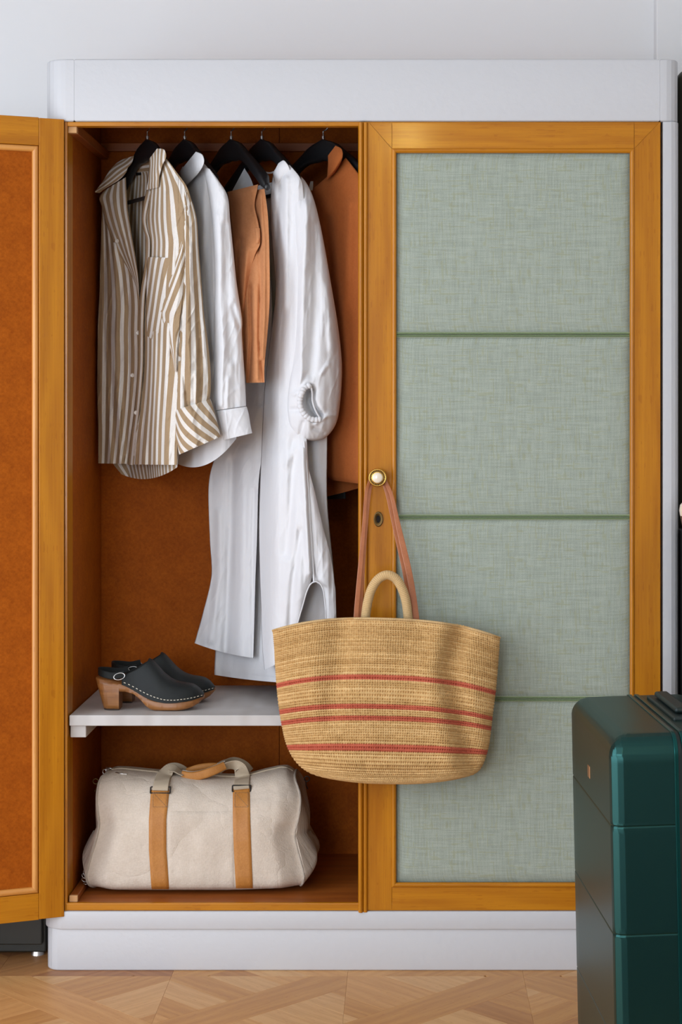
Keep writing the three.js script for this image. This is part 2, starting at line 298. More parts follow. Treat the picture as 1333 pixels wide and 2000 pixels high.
// ---------------------------------------------------------------- the room
{
  const { x0, x1, z0, z1, h } = ROOM, T = 0.12;
  struct('wall_back', box(x0 - T, x1 + T, 0, h, z0 - T, z0, 0.001, 'y', 1), wallPaint);
  struct('wall_right', box(x1, x1 + T, 0, h, z0, z1, 0.001, 'y', 1), wallPaint);
  struct('ceiling', box(x0 - T, x1 + T, h, h + T, z0 - T, z1 + T, 0.001, 'x', 1), ceilingPaint);
  const hole = (name, along0, along1, a0, a1, w, make) => struct(name, mergeGeometries([make(along0, a0, 0, h), make(a1, along1, 0, h), make(a0, a1, 0, w.y0), make(a0, a1, w.y1, h)]), wallPaint);
  hole('wall_left', z0, z1, WIN_SIDE.z0, WIN_SIDE.z1, WIN_SIDE, (a, b, y0, y1) => box(x0 - T, x0, y0, y1, a, b, 0.001, 'y', 1));
  hole('wall_front', x0 - T, x1 + T, WIN_REAR.x0, WIN_REAR.x1, WIN_REAR, (a, b, y0, y1) => box(a, b, y0, y1, z1, z1 + T, 0.001, 'y', 1));
  // casement frames set into the two openings
  const W = WIN_SIDE, V = WIN_REAR, f = 0.05, bars = [], barsB = [];
  for (const z of [W.z0, (W.z0 + W.z1) / 2 - f / 2, W.z1 - f]) bars.push(box(x0 - 0.09, x0 - 0.03, W.y0, W.y1, z, z + f, 0.004));
  for (const y of [W.y0, W.y1 - f]) bars.push(box(x0 - 0.089, x0 - 0.031, y, y + f, W.z0, W.z1, 0.004, 'z'));
  struct('door_1', mergeGeometries(bars), whitePaint);
  for (const x of [V.x0, (V.x0 + V.x1) / 2 - f / 2, V.x1 - f]) barsB.push(box(x, x + f, V.y0, V.y1, z1 + 0.03, z1 + 0.09, 0.004));
  for (const y of [V.y0, V.y1 - f]) barsB.push(box(V.x0, V.x1, y, y + f, z1 + 0.031, z1 + 0.089, 0.004, 'x'));
  struct('window_1', mergeGeometries(barsB), whitePaint);
  // the wall steps forward beside the wardrobe
  struct('trim_1', box(WX(1283, z0 + 0.05), x1, 0, h, z0 - 0.01, z0 + 0.05, 0.004, 'y', 2), wallPaint);

  // floor: square parquet panels, each with a diagonal board and short boards square to it
  const floor = struct('floor', box(x0 - T, x1 + T, -0.1, -0.012, z0 - T, z1 + T, 0.001, 'x', 1), subfloor);
  const S = 0.392, X0 = -0.1263, Z0 = 0.037;
  const cut = (poly, nx, ny, d) => {                                    // keep the side nx x + ny y <= d
    const out = [];
    poly.forEach((a, i) => { const b = poly[(i + 1) % poly.length], da = a[0] * nx + a[1] * ny - d, db = b[0] * nx + b[1] * ny - d; if (da <= 0) out.push(a); if (da * db < 0) { const t = da / (da - db); out.push([lerp(a[0], b[0], t), lerp(a[1], b[1], t)]); } });
    return out;
  };
  const q = Math.SQRT1_2, halfBand = 0.056;
  const boards = [];                                                    // [outline, grain angle]
  const square = [[0, 0], [S, 0], [S, S], [0, S]];
  const D = S * q;                                                      // main board lies along x + z = S
  boards.push([cut(cut(square, q, q, D + halfBand), -q, -q, -D + halfBand), 3 * Math.PI / 4]);
  for (const side of [-1, 1]) {
    const half = cut(square, -side * q, -side * q, -side * D - halfBand);
    for (let k = -3; k < 3; k++) { const w = 0.078, a = k * w + 0.02 * side, b = a + w, s = cut(cut(half, q, -q, b), -q, q, -a); if (s.length > 2) boards.push([s, Math.PI / 4]); }
  }
  const boardGeo = ([pts, ang], mirror, n) => {
    let c = [0, 0]; pts.forEach((p) => { c[0] += p[0] / pts.length; c[1] += p[1] / pts.length; });
    let pl = pts.map(([x, y]) => { const dx = c[0] - x, dy = c[1] - y, l = Math.hypot(dx, dy); return [x + dx / l * 0.00015, y + dy / l * 0.00015]; });
    if (mirror) { pl = pl.map(([x, y]) => [S - x, y]).reverse(); ang = Math.PI - ang; }
    const g = new THREE.ExtrudeGeometry(new THREE.Shape(pl.map(([x, y]) => new THREE.Vector2(x, y))), { depth: 0.011, bevelEnabled: true, bevelThickness: 0.0004, bevelSize: 0.0004, bevelOffset: -0.0004, bevelSegments: 1 });
    g.rotateX(Math.PI / 2);                                             // outline y -> world z, thickness downwards
    const p = g.attributes.position, uv = new Float32Array(p.count * 2), ca = Math.cos(ang), sa = Math.sin(ang);
    for (let i = 0; i < p.count; i++) { const x = p.getX(i), z = p.getZ(i); uv[2 * i] = (-x * sa + z * ca) / 0.16 + n * 0.37; uv[2 * i + 1] = (x * ca + z * sa) / 0.7 + n * 0.23; }
    g.setAttribute('uv', new THREE.BufferAttribute(uv, 2)); g.translate(0, -0.0006, 0); return g;
  };
  const kinds = [false, true].map((m) => boards.map((b, n) => boardGeo(b, m, n + (m ? 40 : 0))));
  const rest = oakTones.map(() => []), r = rng(5);
  for (let row = -2; row <= 15; row++) for (let col = -8; col <= 6; col++) {
    const mirrored = row === 0 ? (col <= -2 || col >= 1) : (col + row) % 2 !== 0;
    kinds[mirrored ? 1 : 0].forEach((g, n) => {
      const x = X0 + col * S, z = Z0 + row * S; let tone = [0, 3, 1, 0, 1, 3, 2, 1][Math.floor(r() * 8)];
      if (n === 0) tone = [3, 1, 0][Math.floor(r() * 3)];
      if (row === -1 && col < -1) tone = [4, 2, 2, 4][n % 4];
      if (x > x1 - 0.3 || z > z1 - 0.3 || z < z0 - 0.05 || x < x0) return;
      const seen = row >= -1 && row <= 1 && col >= -3 && col <= 1 && (row >= 0 || col < -1);
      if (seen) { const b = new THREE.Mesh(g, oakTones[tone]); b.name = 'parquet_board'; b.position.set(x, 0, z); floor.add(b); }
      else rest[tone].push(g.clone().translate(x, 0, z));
    });
  }
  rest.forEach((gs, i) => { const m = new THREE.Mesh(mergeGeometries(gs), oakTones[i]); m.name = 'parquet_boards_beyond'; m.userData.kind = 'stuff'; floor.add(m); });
}

// ---------------------------------------------------------------- the wardrobe
const RAIL_Y = 1.957, RAIL_Z = -0.25, honeyLeaf = honey;
const shelfTop = WY(1397, -0.012);
const ZB = -0.455;                                                     // face of its back panel
const wardrobe = thing('wardrobe', 'white two-door wardrobe with honey wood doors, the left one open', 'wardrobe', new THREE.Vector3((WX(92) + WX(1325)) / 2, 0, -0.27));
{
  const w = (name, geo, mat, label) => part(name, geo, mat, wardrobe, label);
  const L = WX(92, -0.045), Rr = WX(1325, -0.025), top = WY(115), fas = WY(237);
  // board with its two front corners rounded in plan
  const slab = (x0, x1, y0, y1, zf, zb, r, mat, name, label, both = [1, 1], edge = 0.004) => {
    const s = new THREE.Shape(), d = -zb, f = -zf;
    s.moveTo(x0, -d); s.lineTo(x1, -d);
    if (both[1]) { s.lineTo(x1, -f - r); s.absarc(x1 - r, -f - r, r, 0, Math.PI / 2); } else s.lineTo(x1, -f);
    if (both[0]) { s.lineTo(x0 + r, -f); s.absarc(x0 + r, -f - r, r, Math.PI / 2, Math.PI); } else s.lineTo(x0, -f);
    s.lineTo(x0, -d);
    const g = new THREE.ExtrudeGeometry(s, { depth: y1 - y0 - 2 * edge, bevelEnabled: true, bevelThickness: edge, bevelSize: edge, bevelOffset: -edge, bevelSegments: 3, curveSegments: 16 });
    g.rotateX(-Math.PI / 2); g.scale(1, 1, -1); g.translate(0, y0 + edge, 0);
    const ix = g.index; const p = g.attributes.position;                // the mirrored copy needs its faces turned
    const flip = (a) => { for (let i = 0; i < a.count; i += 3) for (let k = 0; k < a.itemSize; k++) { const t = a.array[(i + 1) * a.itemSize + k]; a.array[(i + 1) * a.itemSize + k] = a.array[(i + 2) * a.itemSize + k]; a.array[(i + 2) * a.itemSize + k] = t; } };
    if (!ix) { flip(p); flip(g.attributes.uv); }
    g.deleteAttribute('normal');
    const c = toCreasedNormals(g, 0.7);
    return w(name, setUV(c, 'y', 0.25, 0.25), mat, label);
  };
  const seamL = WX(145), seamR = WX(1290);
  slab(L, seamL - 0.0003, fas, top, 0, -0.07, 0.052, whitePaint, 'cornice_corner', null, [1, 0]);
  slab(seamL + 0.0001, seamR - 0.0003, fas, top, 0, -0.024, 0.01, whitePaint, 'cornice', 'plain white header board', [0, 0]);
  slab(seamR, Rr, fas, top, 0, -0.07, 0.033, whitePaint, 'cornice_corner', null, [0, 1]);
  slab(WX(1296), Rr, WY(1780), fas - 0.0005, -0.001, -0.55, 0.022, whitePaint, 'side_panel', null, [0, 1], 0.001);
  slab(L, WX(125), WY(1780), fas - 0.0005, -0.012, -0.55, 0.02, whitePaint, 'side_panel', null, [1, 0], 0.001);
  slab(WX(90, -0.045), WX(1325.2, -0.04), WY(1815), WY(1780), 0.003, -0.55, 0.05, whitePaint, 'base_board', null, [1, 1], 0.0022);
  slab(WX(94, -0.035), WX(1323, -0.035), 0, WY(1815) + 0.002, -0.002, -0.545, 0.035, whitePaint, 'plinth', null, [1, 1], 0.003);
  w('cornice_side', box(L, L + 0.02, fas, top, -0.55, -0.0705, 0.002), whitePaint);
  w('cornice_side', box(Rr - 0.02, Rr, fas, top, -0.55, -0.0705, 0.002), whitePaint);
  w('top_panel', box(L + 0.0205, Rr - 0.0205, top - 0.022, top - 0.002, -0.55, -0.0245, 0.002, 'x'), innerWood);
  const mottled = (g) => setUV(g, 'y', 0.3, 0.3, [0.2, 0.4]);
  // inside
  const iL = WX(131), iR = WX(1292), fl = WY(1765), lint = WY(246);
  w('lining_panel', mottled(box(WX(125), iL, WY(1780), top - 0.022, -0.46, -0.071, 0.001)), lining);
  w('lining_panel', box(WX(125), iL, WY(1780), fas - 0.0005, -0.0705, -0.004, 0.001), honey);
  w('lining_panel', mottled(box(iR, WX(1296), WY(1780), top - 0.022, -0.46, -0.071, 0.001)), lining);
  const seam = WX(546, ZB);
  w('back_panel', mottled(box(iL, seam - 0.0005, fl - 0.02, top - 0.022, ZB - 0.012, ZB, 0.001)), lining);
  w('back_panel', mottled(box(seam + 0.0005, iR, fl - 0.02, top - 0.022, ZB - 0.012, ZB, 0.001)), lining);
  w('back_batten', box(iL, iR, WY(297, ZB), WY(280, ZB), ZB, ZB + 0.012, 0.002, 'x'), innerWood);
  w('floor_panel', box(iL, iR, fl - 0.018, fl, ZB, -0.012, 0.001, 'x'), innerWood);
  w('floor_lip', prism([[iL - 0.004, WY(1780) + 0.0005], [WX(1292), WY(1780) + 0.0005], [WX(1292), fl + 0.001], [iL - 0.004, fl + 0.001]], -0.012, -0.002, 0.003, 'x'), honey);
  w('lintel', box(iL, iR, lint, fas - 0.0005, -0.03, -0.003, 0.002, 'x'), honey);
  w('ceiling_batten', box(WX(131), WX(148), WY(258), WY(239), ZB + 0.012, -0.03, 0.001, 'z'), innerWood);
  w('batten_end', box(WX(131), WX(148), WY(258), WY(239), -0.03, -0.012, 0.001, 'z'), endGrain, 'pale end grain of the upper batten');
  w('floor_batten', box(WX(133), WX(150), fl, fl + 0.015, ZB, -0.02, 0.003, 'z'), innerWood);
  w('batten_end', box(WX(133), WX(150), fl, fl + 0.015, -0.02, -0.012, 0.002, 'z'), endGrain, 'pale end grain of the lower batten');
  w('shelf_batten', box(WX(134), WX(165), shelfTop - 0.052, shelfTop - 0.0245, ZB, -0.022, 0.002, 'z'), shelfPaint);
  w('shelf_batten', box(iR - 0.035, iR, shelfTop - 0.052, shelfTop - 0.0245, ZB, -0.04, 0.002, 'z'), shelfPaint);
  const rail = new THREE.CylinderGeometry(0.0115, 0.0115, iR - iL, 24); rail.rotateZ(Math.PI / 2); rail.translate((iL + iR) / 2, RAIL_Y, RAIL_Z);
  w('clothes_rail', rail, chrome);

  // a half-round moulding along x or y, ends cut at 45 degrees towards side (+1: longer on the outside)
  const moulding = (len, wd, ht, mitre) => {                            // lies along y from 0 to len, width across x from 0 (outer, long) to wd, front at z 0..ht
    const n = 10, g = gridGeo(n, 1, (u, v) => {
      const a = Math.PI * u, x = wd * (1 - Math.cos(a)) / 2, z = ht * Math.sin(a) ** 0.8, cutL = mitre ? x : 0;
      return [new THREE.Vector3(x, v < 0.5 ? len - cutL : cutL, z), x / 0.25, (v < 0.5 ? len : 0)];
    });
    return g;
  };

  // right door, shut
  const dT = WY(240), dB = WY(1777), sL = WX(719), sR = WX(1291), xa = WX(766), xb = WX(1240), fT = WY(290), fB = WY(1733), z0 = -0.03, z1 = -0.001;
  const door = w('door', box(sL + 0.004, sR - 0.004, dB + 0.004, dT - 0.004, -0.034, -0.016, 0.001), honey, 'shut right door with four sage green linen panels');
  const d = (name, geo, mat, label) => part(name, geo, mat, door, label);
  const g = 0.0003, my = (x) => dT - (x - WX(722)) * (dT - fT) / (xa - WX(722)), my2 = (x) => dT - (WX(1288) - x) * (dT - fT) / (WX(1288) - xb);
  d('stile', prism([[sL, dB], [xa - g, dB], [xa - g, my(xa - g) - g], [WX(722), dT], [sL, dT]], z0, z1, 0.0006), honey);
  d('stile', prism([[xb + g, dB], [sR, dB], [sR, dT], [WX(1288), dT], [xb + g, my2(xb + g) - g]], z0, z1, 0.0006), honey);
  d('corner_block', prism([[WX(722) + g, dT], [xa - g, my(xa - g) + g], [xa - g, dT]], z0, z1, 0.0004, 'x'), honey);
  d('corner_block', prism([[xb + g, dT], [xb + g, my2(xb + g) + g], [WX(1288) - g, dT]], z0, z1, 0.0004, 'x'), honey);
  d('rail', box(xa + g, xb - g, fT, dT, z0, z1, 0.0008, 'x'), honey);
  d('rail', box(xa + g, sR - (sR - xb) - g, dB, fB, z0, z1, 0.0008, 'x'), honey);
  // two beads along the meeting edge
  const beadX = WX(700), beadB = WY(1781);
  const bead = (x, wd, ht, n) => { const m = moulding(dT - beadB, wd, ht, false); m.translate(x, beadB, -0.004); return setUV(m, 'y', 0.25, 1, [n, 0.2]); };
  d('astragal', mergeGeometries([bead(beadX, 0.0115, 0.013, 0.1), bead(beadX + 0.0105, 0.0115, 0.009, 0.5)]), honey);
  const bevel = 0.0112, mT = fT + 0.001, mB = fB - 0.001, mL = xa - 0.001, mR = xb + 0.001;
  let m = moulding(mT - mB, bevel, 0.007, true); m.translate(mL, mB, z1 - 0.0035); d('moulding', setUV(m, 'y', 0.25, 1, [0.2, 0.7]), honey);
  m = moulding(mT - mB, bevel, 0.007, true); m.rotateZ(Math.PI); m.translate(mR, mT, z1 - 0.0035); d('moulding', setUV(m, 'y', 0.25, 1, [0.6, 0.3]), honey);
  m = moulding(mR - mL, bevel, 0.007, true); m.rotateZ(-Math.PI / 2); m.translate(mL, mT, z1 - 0.0035); d('moulding', setUV(m, 'x', 0.25, 1, [0.1, 0.4]), honey);
  m = moulding(mR - mL, bevel, 0.007, true); m.rotateZ(Math.PI / 2); m.translate(mR, mB, z1 - 0.0035); d('moulding', setUV(m, 'x', 0.25, 1, [0.8, 0.9]), honey);
  // padded linen between braids
  const pL = WX(773), pR = WX(1236), seams = [295, 653.5, 1010.5, 1366, 1726];
  for (let k = 0; k < 4; k++) {
    const yt = WY(seams[k]), yb = WY(seams[k + 1]);
    d('linen_panel', gridGeo(50, 50, (u, v) => {
      const e = Math.min(u * (pR - pL), (1 - u) * (pR - pL), v * (yt - yb), (1 - v) * (yt - yb)), z = -0.0135 + 0.009 * (1 - Math.exp(-e / 0.012)) + 0.0012 * (fbm(u * 5 + k * 9, v * 5, 201, 3) - 0.5);
      const x = lerp(pL, pR, u), y = lerp(yt, yb, v); return [new THREE.Vector3(x, y, z), x / 0.3 + z * 3, y / 0.3 + z * 3 + k * 0.31];
    }), linen);
  }
  for (const py of seams.slice(1, 4)) {
    const make = (dy, phase, mat) => {
      const gs = [0, Math.PI].map((ph) => {
        const n = 80, pts = (t) => { const a = ph + phase + t * n * 2 * Math.PI; return new THREE.Vector3(lerp(pL, pR, t), WY(py) + dy + 0.0011 * Math.cos(a), -0.0055 + 0.0011 * Math.sin(a)); };
        return gridGeo(5, n * 8, (u, v) => { const c = pts(v), a = u * 2 * Math.PI; return [c.add(new THREE.Vector3(0, 0.0013 * Math.cos(a), 0.0013 * Math.sin(a))), u, v * 60]; }, true);
      });
      return mergeGeometries(gs);
    };
    d('braid', mergeGeometries([make(0.0026, 0), make(-0.0026, 1.5)]), braidA);
    d('braid_edge', mergeGeometries([tube([new THREE.Vector3(pL, WY(py) - 0.0056, -0.0065), new THREE.Vector3((pL + pR) / 2, WY(py) - 0.0056, -0.0065), new THREE.Vector3(pR, WY(py) - 0.0056, -0.0065)], 0.0009, { seg: 20, nSec: 6 }), tube([new THREE.Vector3(pL, WY(py) + 0.0056, -0.0065), new THREE.Vector3((pL + pR) / 2, WY(py) + 0.0056, -0.0065), new THREE.Vector3(pR, WY(py) + 0.0056, -0.0065)], 0.0009, { seg: 20, nSec: 6 })]), braidB);
  }
  // knob and keyhole
  const knobAt = P(738, 933, 0.03), rr = 0.0205;
  const lathe = (pts, n = 48) => { const q = new THREE.LatheGeometry(pts.map(([a, b]) => new THREE.Vector2(a, b)), n); q.rotateX(Math.PI / 2); return q; };
  const kn = lathe([[0.0001, -0.001], [0.013, -0.001], [0.013, 0.002], [0.0075, 0.004], [0.007, 0.02], [0.010, 0.024], [0.0185, 0.026], [rr, 0.029], [rr, 0.0315], [0.0195, 0.0335], [0.0175, 0.034], [0.0168, 0.0325], [0.0150, 0.0322], [0.0132, 0.0335], [0.0122, 0.0345], [0.0001, 0.0345]]);
  kn.translate(knobAt.x, knobAt.y, 0); d('door_knob', kn, brass, 'round brass knob with a pale centre');
  const beads = []; for (let i = 0; i < 26; i++) { const a = i / 26 * 2 * Math.PI, b = new THREE.SphereGeometry(0.0016, 8, 6); b.scale(1, 1, 0.7); b.translate(knobAt.x + 0.0151 * Math.cos(a), knobAt.y + 0.0151 * Math.sin(a), 0.033); beads.push(b); }
  d('beaded_ring', mergeGeometries(beads), oldBrass);
  const dome = lathe([[0.0118, 0.0338], [0.0112, 0.0358], [0.009, 0.0374], [0.005, 0.0383], [0.0001, 0.0386]]); dome.translate(knobAt.x, knobAt.y, 0); d('knob_centre', dome, ivory, 'pale ivory dome');
  const kp = P(739.5, 1014, 0), ring = lathe([[0.0088, -0.001], [0.0105, 0.0004], [0.0105, 0.0018], [0.0088, 0.0026], [0.0052, 0.0012], [0.0046, -0.001]]); ring.scale(1, 1.62, 1); ring.translate(kp.x, kp.y, 0); d('keyhole_plate', ring, oldBrass, 'small oval brass keyhole plate');
  const hole = lathe([[0.005, 0.0001], [0.0001, 0.0001]].reverse().map(([a, b]) => [a, b])); const hg = new THREE.CylinderGeometry(0.005, 0.005, 0.001, 24); hg.rotateX(Math.PI / 2); hg.scale(1, 1.62, 1); hg.translate(kp.x, kp.y, -0.0001); d('keyhole', hg, darkHole);

  // left door, swung wide open: its inner face towards the room
  const TH = 22.5 * Math.PI / 180, H = new THREE.Vector3(WX(125.5, 0.005), 0, 0.005), c = Math.cos(TH), s = Math.sin(TH);
  const U = (px) => { const k = (px - CX) / FOCAL; return (k * (EYE.z - H.z) - H.x) / (-c + k * s); };        // photo column -> distance from the hinge
  const yT = P(0, 233, 0.005).y, yB = P(0, 1790.5, 0.005).y, DW = 0.66;
  const leaf = new THREE.Mesh(mottled(box(-DW + 0.01, -0.01, yB + 0.01, yT - 0.01, -0.02, -0.0085, 0.001)), burl);
  leaf.name = 'door'; leaf.userData.label = 'open left door showing its inner face with an orange-brown panel'; wardrobe.add(leaf);
  leaf.position.copy(H).sub(wardrobe.position); leaf.position.y = 0; leaf.rotation.y = TH;
  const l = (name, geo, mat) => local(name, geo, mat, leaf);
  const st = U(76.5), mo = U(64), rT = P(0, 282, 0.04).y, rB = P(0, 1746, 0.03).y, mw = mo - st;
  l('stile', box(-st, 0, yB, yT, -0.022, 0, 0.0015), honeyLeaf);
  l('stile', box(-DW, -DW + 0.062, yB, yT, -0.022, 0, 0.0015), honeyLeaf);
  l('rail', box(-DW + 0.0625, -st - 0.0005, rT, yT + 0.001, -0.022, -0.0005, 0.001, 'x'), honeyLeaf);
  l('rail', box(-DW + 0.0625, -st - 0.0005, yB - 0.001, rB, -0.022, -0.0005, 0.001, 'x'), honeyLeaf);
  const edgeR = -st - 0.0004, edgeL = -DW + 0.062;
  m = moulding(rT - rB, mw, 0.007, true); m.rotateZ(Math.PI); m.translate(edgeR, rT, -0.008); l('moulding', setUV(m, 'y'), honeyPale);
  m = moulding(rT - rB, mw, 0.007, true); m.translate(edgeL, rB, -0.008); l('moulding', setUV(m, 'y'), honeyPale);
  m = moulding(edgeR - edgeL, mw, 0.007, true); m.rotateZ(-Math.PI / 2); m.translate(edgeL, rT, -0.008); l('moulding', setUV(m, 'x'), honeyPale);
  m = moulding(edgeR - edgeL, mw, 0.007, true); m.rotateZ(Math.PI / 2); m.translate(edgeR, rB, -0.008); l('moulding', setUV(m, 'x'), honeyPale);
}
// a dark rug added out of view, giving the suitcase front something dark to mirror
{
  const t = thing('unseen_rug', 'dark charcoal flat woven rug added on the parquet to darken the suitcase reflection', 'unseen_rug', new THREE.Vector3(0.7, 0, 3.0));
  part('woven_field', setUV(box(-0.5, 1.9, 0, 0.008, 1.45, 4.6, 0.003, 'x'), 'x', 0.3, 0.3), std({ map: texture(128, 128, (x, y) => mix3([26, 28, 27], [44, 45, 42], noise(x * 64, y * 16, 301, 64, 16))), roughness: 1 }), t);
}
// the loose shelf on its battens
{
  const t = thing('shelf_board', 'grey-white painted wooden shelf board inside the open wardrobe under the black clogs', 'shelf', new THREE.Vector3(WX(546), shelfTop - 0.024, -0.23));
  const g = prism([[WX(134), ZB + 0.003], [WX(1289), ZB + 0.003], [WX(1289), -0.038], [WX(698), -0.038], [WX(698), -0.012], [WX(134), -0.012]], -shelfTop, 0.024 - shelfTop, 0.0015);
  g.rotateX(Math.PI / 2); part('board', setUV(g, 'x', 0.3, 0.8), shelfPaint, t);
}
// what stands either side of the wardrobe, mostly out of the picture
{
  const zc = -0.095, xr = WX(87, zc), t = thing('low_cabinet', 'dark grey low cabinet behind the open left wardrobe door', 'cabinet', new THREE.Vector3(xr - 0.3, 0, zc - 0.18));
  const charcoal = std({ color: '#26261f', roughness: 0.35 });
  part('body', box(xr - 0.6, xr, 0.008, 0.62, zc - 0.36, zc - 0.016, 0.004), charcoal, t);
  part('drawer_front', box(xr - 0.597, xr - 0.006, 0.03, 0.3, zc - 0.016, zc, 0.003, 'x'), charcoal, t);
  part('drawer_front', box(xr - 0.597, xr - 0.006, 0.306, 0.612, zc - 0.016, zc, 0.003, 'x'), charcoal, t);
  for (const [x, z] of [[xr - 0.022, zc - 0.03], [xr - 0.578, zc - 0.03], [xr - 0.022, zc - 0.34], [xr - 0.578, zc - 0.34]]) { const f = new THREE.CylinderGeometry(0.014, 0.016, 0.009, 20); f.translate(x, 0.0045, z); part('foot', f, chrome, t); }
}
{
  const zf = -0.1, xl = WX(1326.3, zf), yT = WY(132, zf), t = thing('tall_cupboard', 'tall dark olive cupboard at the right edge beside the wardrobe', 'cupboard', new THREE.Vector3(xl + 0.25, 0, zf - 0.17));
  const olive = std({ color: '#2c2a19', roughness: 0.5 });
  part('body', box(xl, xl + 0.5, 0.06, yT, zf - 0.36, zf, 0.025), olive, t);
  part('door', box(xl + 0.03, xl + 0.247, 0.1, yT - 0.04, zf, zf + 0.012, 0.004), olive, t);
  part('door', box(xl + 0.253, xl + 0.47, 0.1, yT - 0.04, zf, zf + 0.012, 0.004), olive, t);
  part('plinth', box(xl + 0.02, xl + 0.48, 0, 0.062, zf - 0.34, zf - 0.03, 0.003), darkTape, t);
}
{
  const zf = 0.16, xl = WX(1326.6, zf - 0.2), yT = WY(1035, zf - 0.15), t = thing('sideboard', 'black sideboard at the right edge beside the wardrobe, behind the suitcase', 'sideboard', new THREE.Vector3(xl + 0.3, 0, 0.04));
  const black = std({ color: '#0c0c0b', roughness: 0.4 });
  part('body', box(xl, xl + 0.6, 0.08, yT, -0.07, zf - 0.02, 0.004), black, t);
  for (let k = 0; k < 3; k++) part('drawer_front', box(xl + 0.01, xl + 0.59, 0.1 + k * 0.285, 0.378 + k * 0.285, zf - 0.02, zf, 0.003, 'x'), black, t);
  for (const x of [xl + 0.03, xl + 0.57]) for (const z of [-0.05, zf - 0.05]) part('leg', box(x - 0.018, x + 0.018, 0, 0.081, z - 0.018, z + 0.018, 0.003), black, t);
  const zv = 0.05, c = WX(1327.8, zv) + 0.045, v = thing('vase', 'small cream and brown vase standing on the black sideboard', 'vase', new THREE.Vector3(c, yT, zv));
  const lat = (pts) => new THREE.LatheGeometry(pts.map(([a, b]) => new THREE.Vector2(a, b)), 40);
  local('body', lat([[0.001, 0], [0.034, 0], [0.038, 0.01], [0.041, 0.024], [0.043, 0.034]]), std({ color: '#5a3f2c', roughness: 0.6 }), v, 'brown lower half');
  local('collar', lat([[0.043, 0.034], [0.045, 0.046], [0.043, 0.058], [0.036, 0.066], [0.02, 0.07], [0.018, 0.08], [0.015, 0.08], [0.015, 0.07], [0.001, 0.068]]), ivory, v, 'cream glazed upper half');
}

// ---------------------------------------------------------------- hangers on the rail
{
  const body = (() => {
    const pts = []; for (let i = -12; i <= 12; i++) { const t = i / 12, a = Math.abs(t); pts.push([t * 0.2, -0.004 - 0.118 * a ** 1.15 - 0.006 * smooth(0.9, 1, a), 0.008 * a * a]); }
    const n = 20, m = pts.length - 1;
    const g = gridGeo(n, m, (u, v, i, j) => {
      const [x, y, z] = pts[j], a = Math.abs(j / m * 2 - 1), an = u * 2 * Math.PI, tip = 1 - 0.55 * smooth(0.94, 1, a);
      const hh = lerp(0.026, 0.0155, smooth(0, 0.45, a)) * tip, tt = lerp(0.009, 0.013, smooth(0.3, 1, a)) * tip, e = 0.62, c = Math.cos(an), s = Math.sin(an);
      return [new THREE.Vector3(x, y - (0.015 * (1 - smooth(0, 0.3, a))) + hh * Math.sign(s) * Math.abs(s) ** e, z + tt * Math.sign(c) * Math.abs(c) ** e), u, v * 3];
    }, true);
    // the x axis runs along the hanger, so the ring turns the other way round
    const ix = g.index.array; for (let i = 0; i < ix.length; i += 3) { const t = ix[i + 1]; ix[i + 1] = ix[i + 2]; ix[i + 2] = t; } g.computeVertexNormals();
    const ends = [-1, 1].map((s) => { const q = new THREE.SphereGeometry(1, 16, 10); q.scale(0.006, 0.0085, 0.0075); q.translate(s * 0.2, -0.128, 0.008); return q; });
    return mergeGeometries([g, ...ends]);
  })();
  const wire = (() => {
    const pts = [new THREE.Vector3(0, -0.01, 0), new THREE.Vector3(0, 0.016, 0)];
    for (let i = 0; i <= 12; i++) { const a = -Math.PI / 2 + i / 12 * Math.PI * 1.3; pts.push(new THREE.Vector3(0.0235 * Math.cos(a), 0.0495 + 0.0235 * Math.sin(a), 0)); }
    return tube(pts, 0.0016, { seg: 50, nSec: 8, up: new THREE.Vector3(0, 0, 1) });
  })();
  const cuff = new THREE.CylinderGeometry(0.0042, 0.0042, 0.006, 16); cuff.translate(0, 0.011, 0);
  const bar = new THREE.CylinderGeometry(0.0048, 0.0048, 0.27, 14); bar.rotateZ(Math.PI / 2); bar.translate(0, -0.135, 0.01);
  const first = thing('clothes_hanger', '', 'hanger', new THREE.Vector3(), 'black hangers on the wardrobe rail');
  local('shoulder_bar', body, blackHanger, first); local('trouser_bar', bar, blackHanger, first); const hk = local('hook', mergeGeometries([wire, cuff]), chrome, first, 'thin chrome hook');
  const spots = [[288, 60, 0.0, 'black hanger carrying the brown and white striped shirt, leftmost on the rail'], [361, 60, 0.004, 'black hanger carrying the white button cuff shirt'], [452, 58, 0, 'black hanger carrying the rust trousers, both its arms in view'],
    [512, 58, 0, 'black hanger inside the long white dress'], [632, 46, 0, 'black hanger carrying the rust brown jacket, rightmost on the rail']];
  spots.forEach(([px, deg, dy, label], i) => {
    const h = i ? first.clone() : first; if (i) { h.name = numbered('clothes_hanger'); scene.add(h); }
    h.position.set(WX(px, RAIL_Z), RAIL_Y - 0.0495 - 0.0099, RAIL_Z); h.rotation.y = -deg * Math.PI / 180; h.userData = { ...h.userData, label };
  });
}
const buttonGeo = (r = 0.0052) => { const g = new THREE.LatheGeometry([[0.0001, 0.0006], [0.55 * r, 0.0006], [0.7 * r, 0.0018], [0.92 * r, 0.0018], [r, 0.001], [r, -0.0006], [0.0001, -0.0006]].reverse().map(([a, b]) => new THREE.Vector2(a, b)), 20); g.rotateX(Math.PI / 2); return g; };
function buttons(list, on, parent, tilt = -0.5) { for (const [x, y] of list) { const g = buttonGeo(); g.rotateY(tilt); const z = depthOn(on, x, y, -0.2); const q = P(x, y, z + 0.0012); g.translate(q.x, q.y, q.z); part('button', g, pearl, parent); } }
const fresh = (m) => { m.updateMatrixWorld(true); return m; };

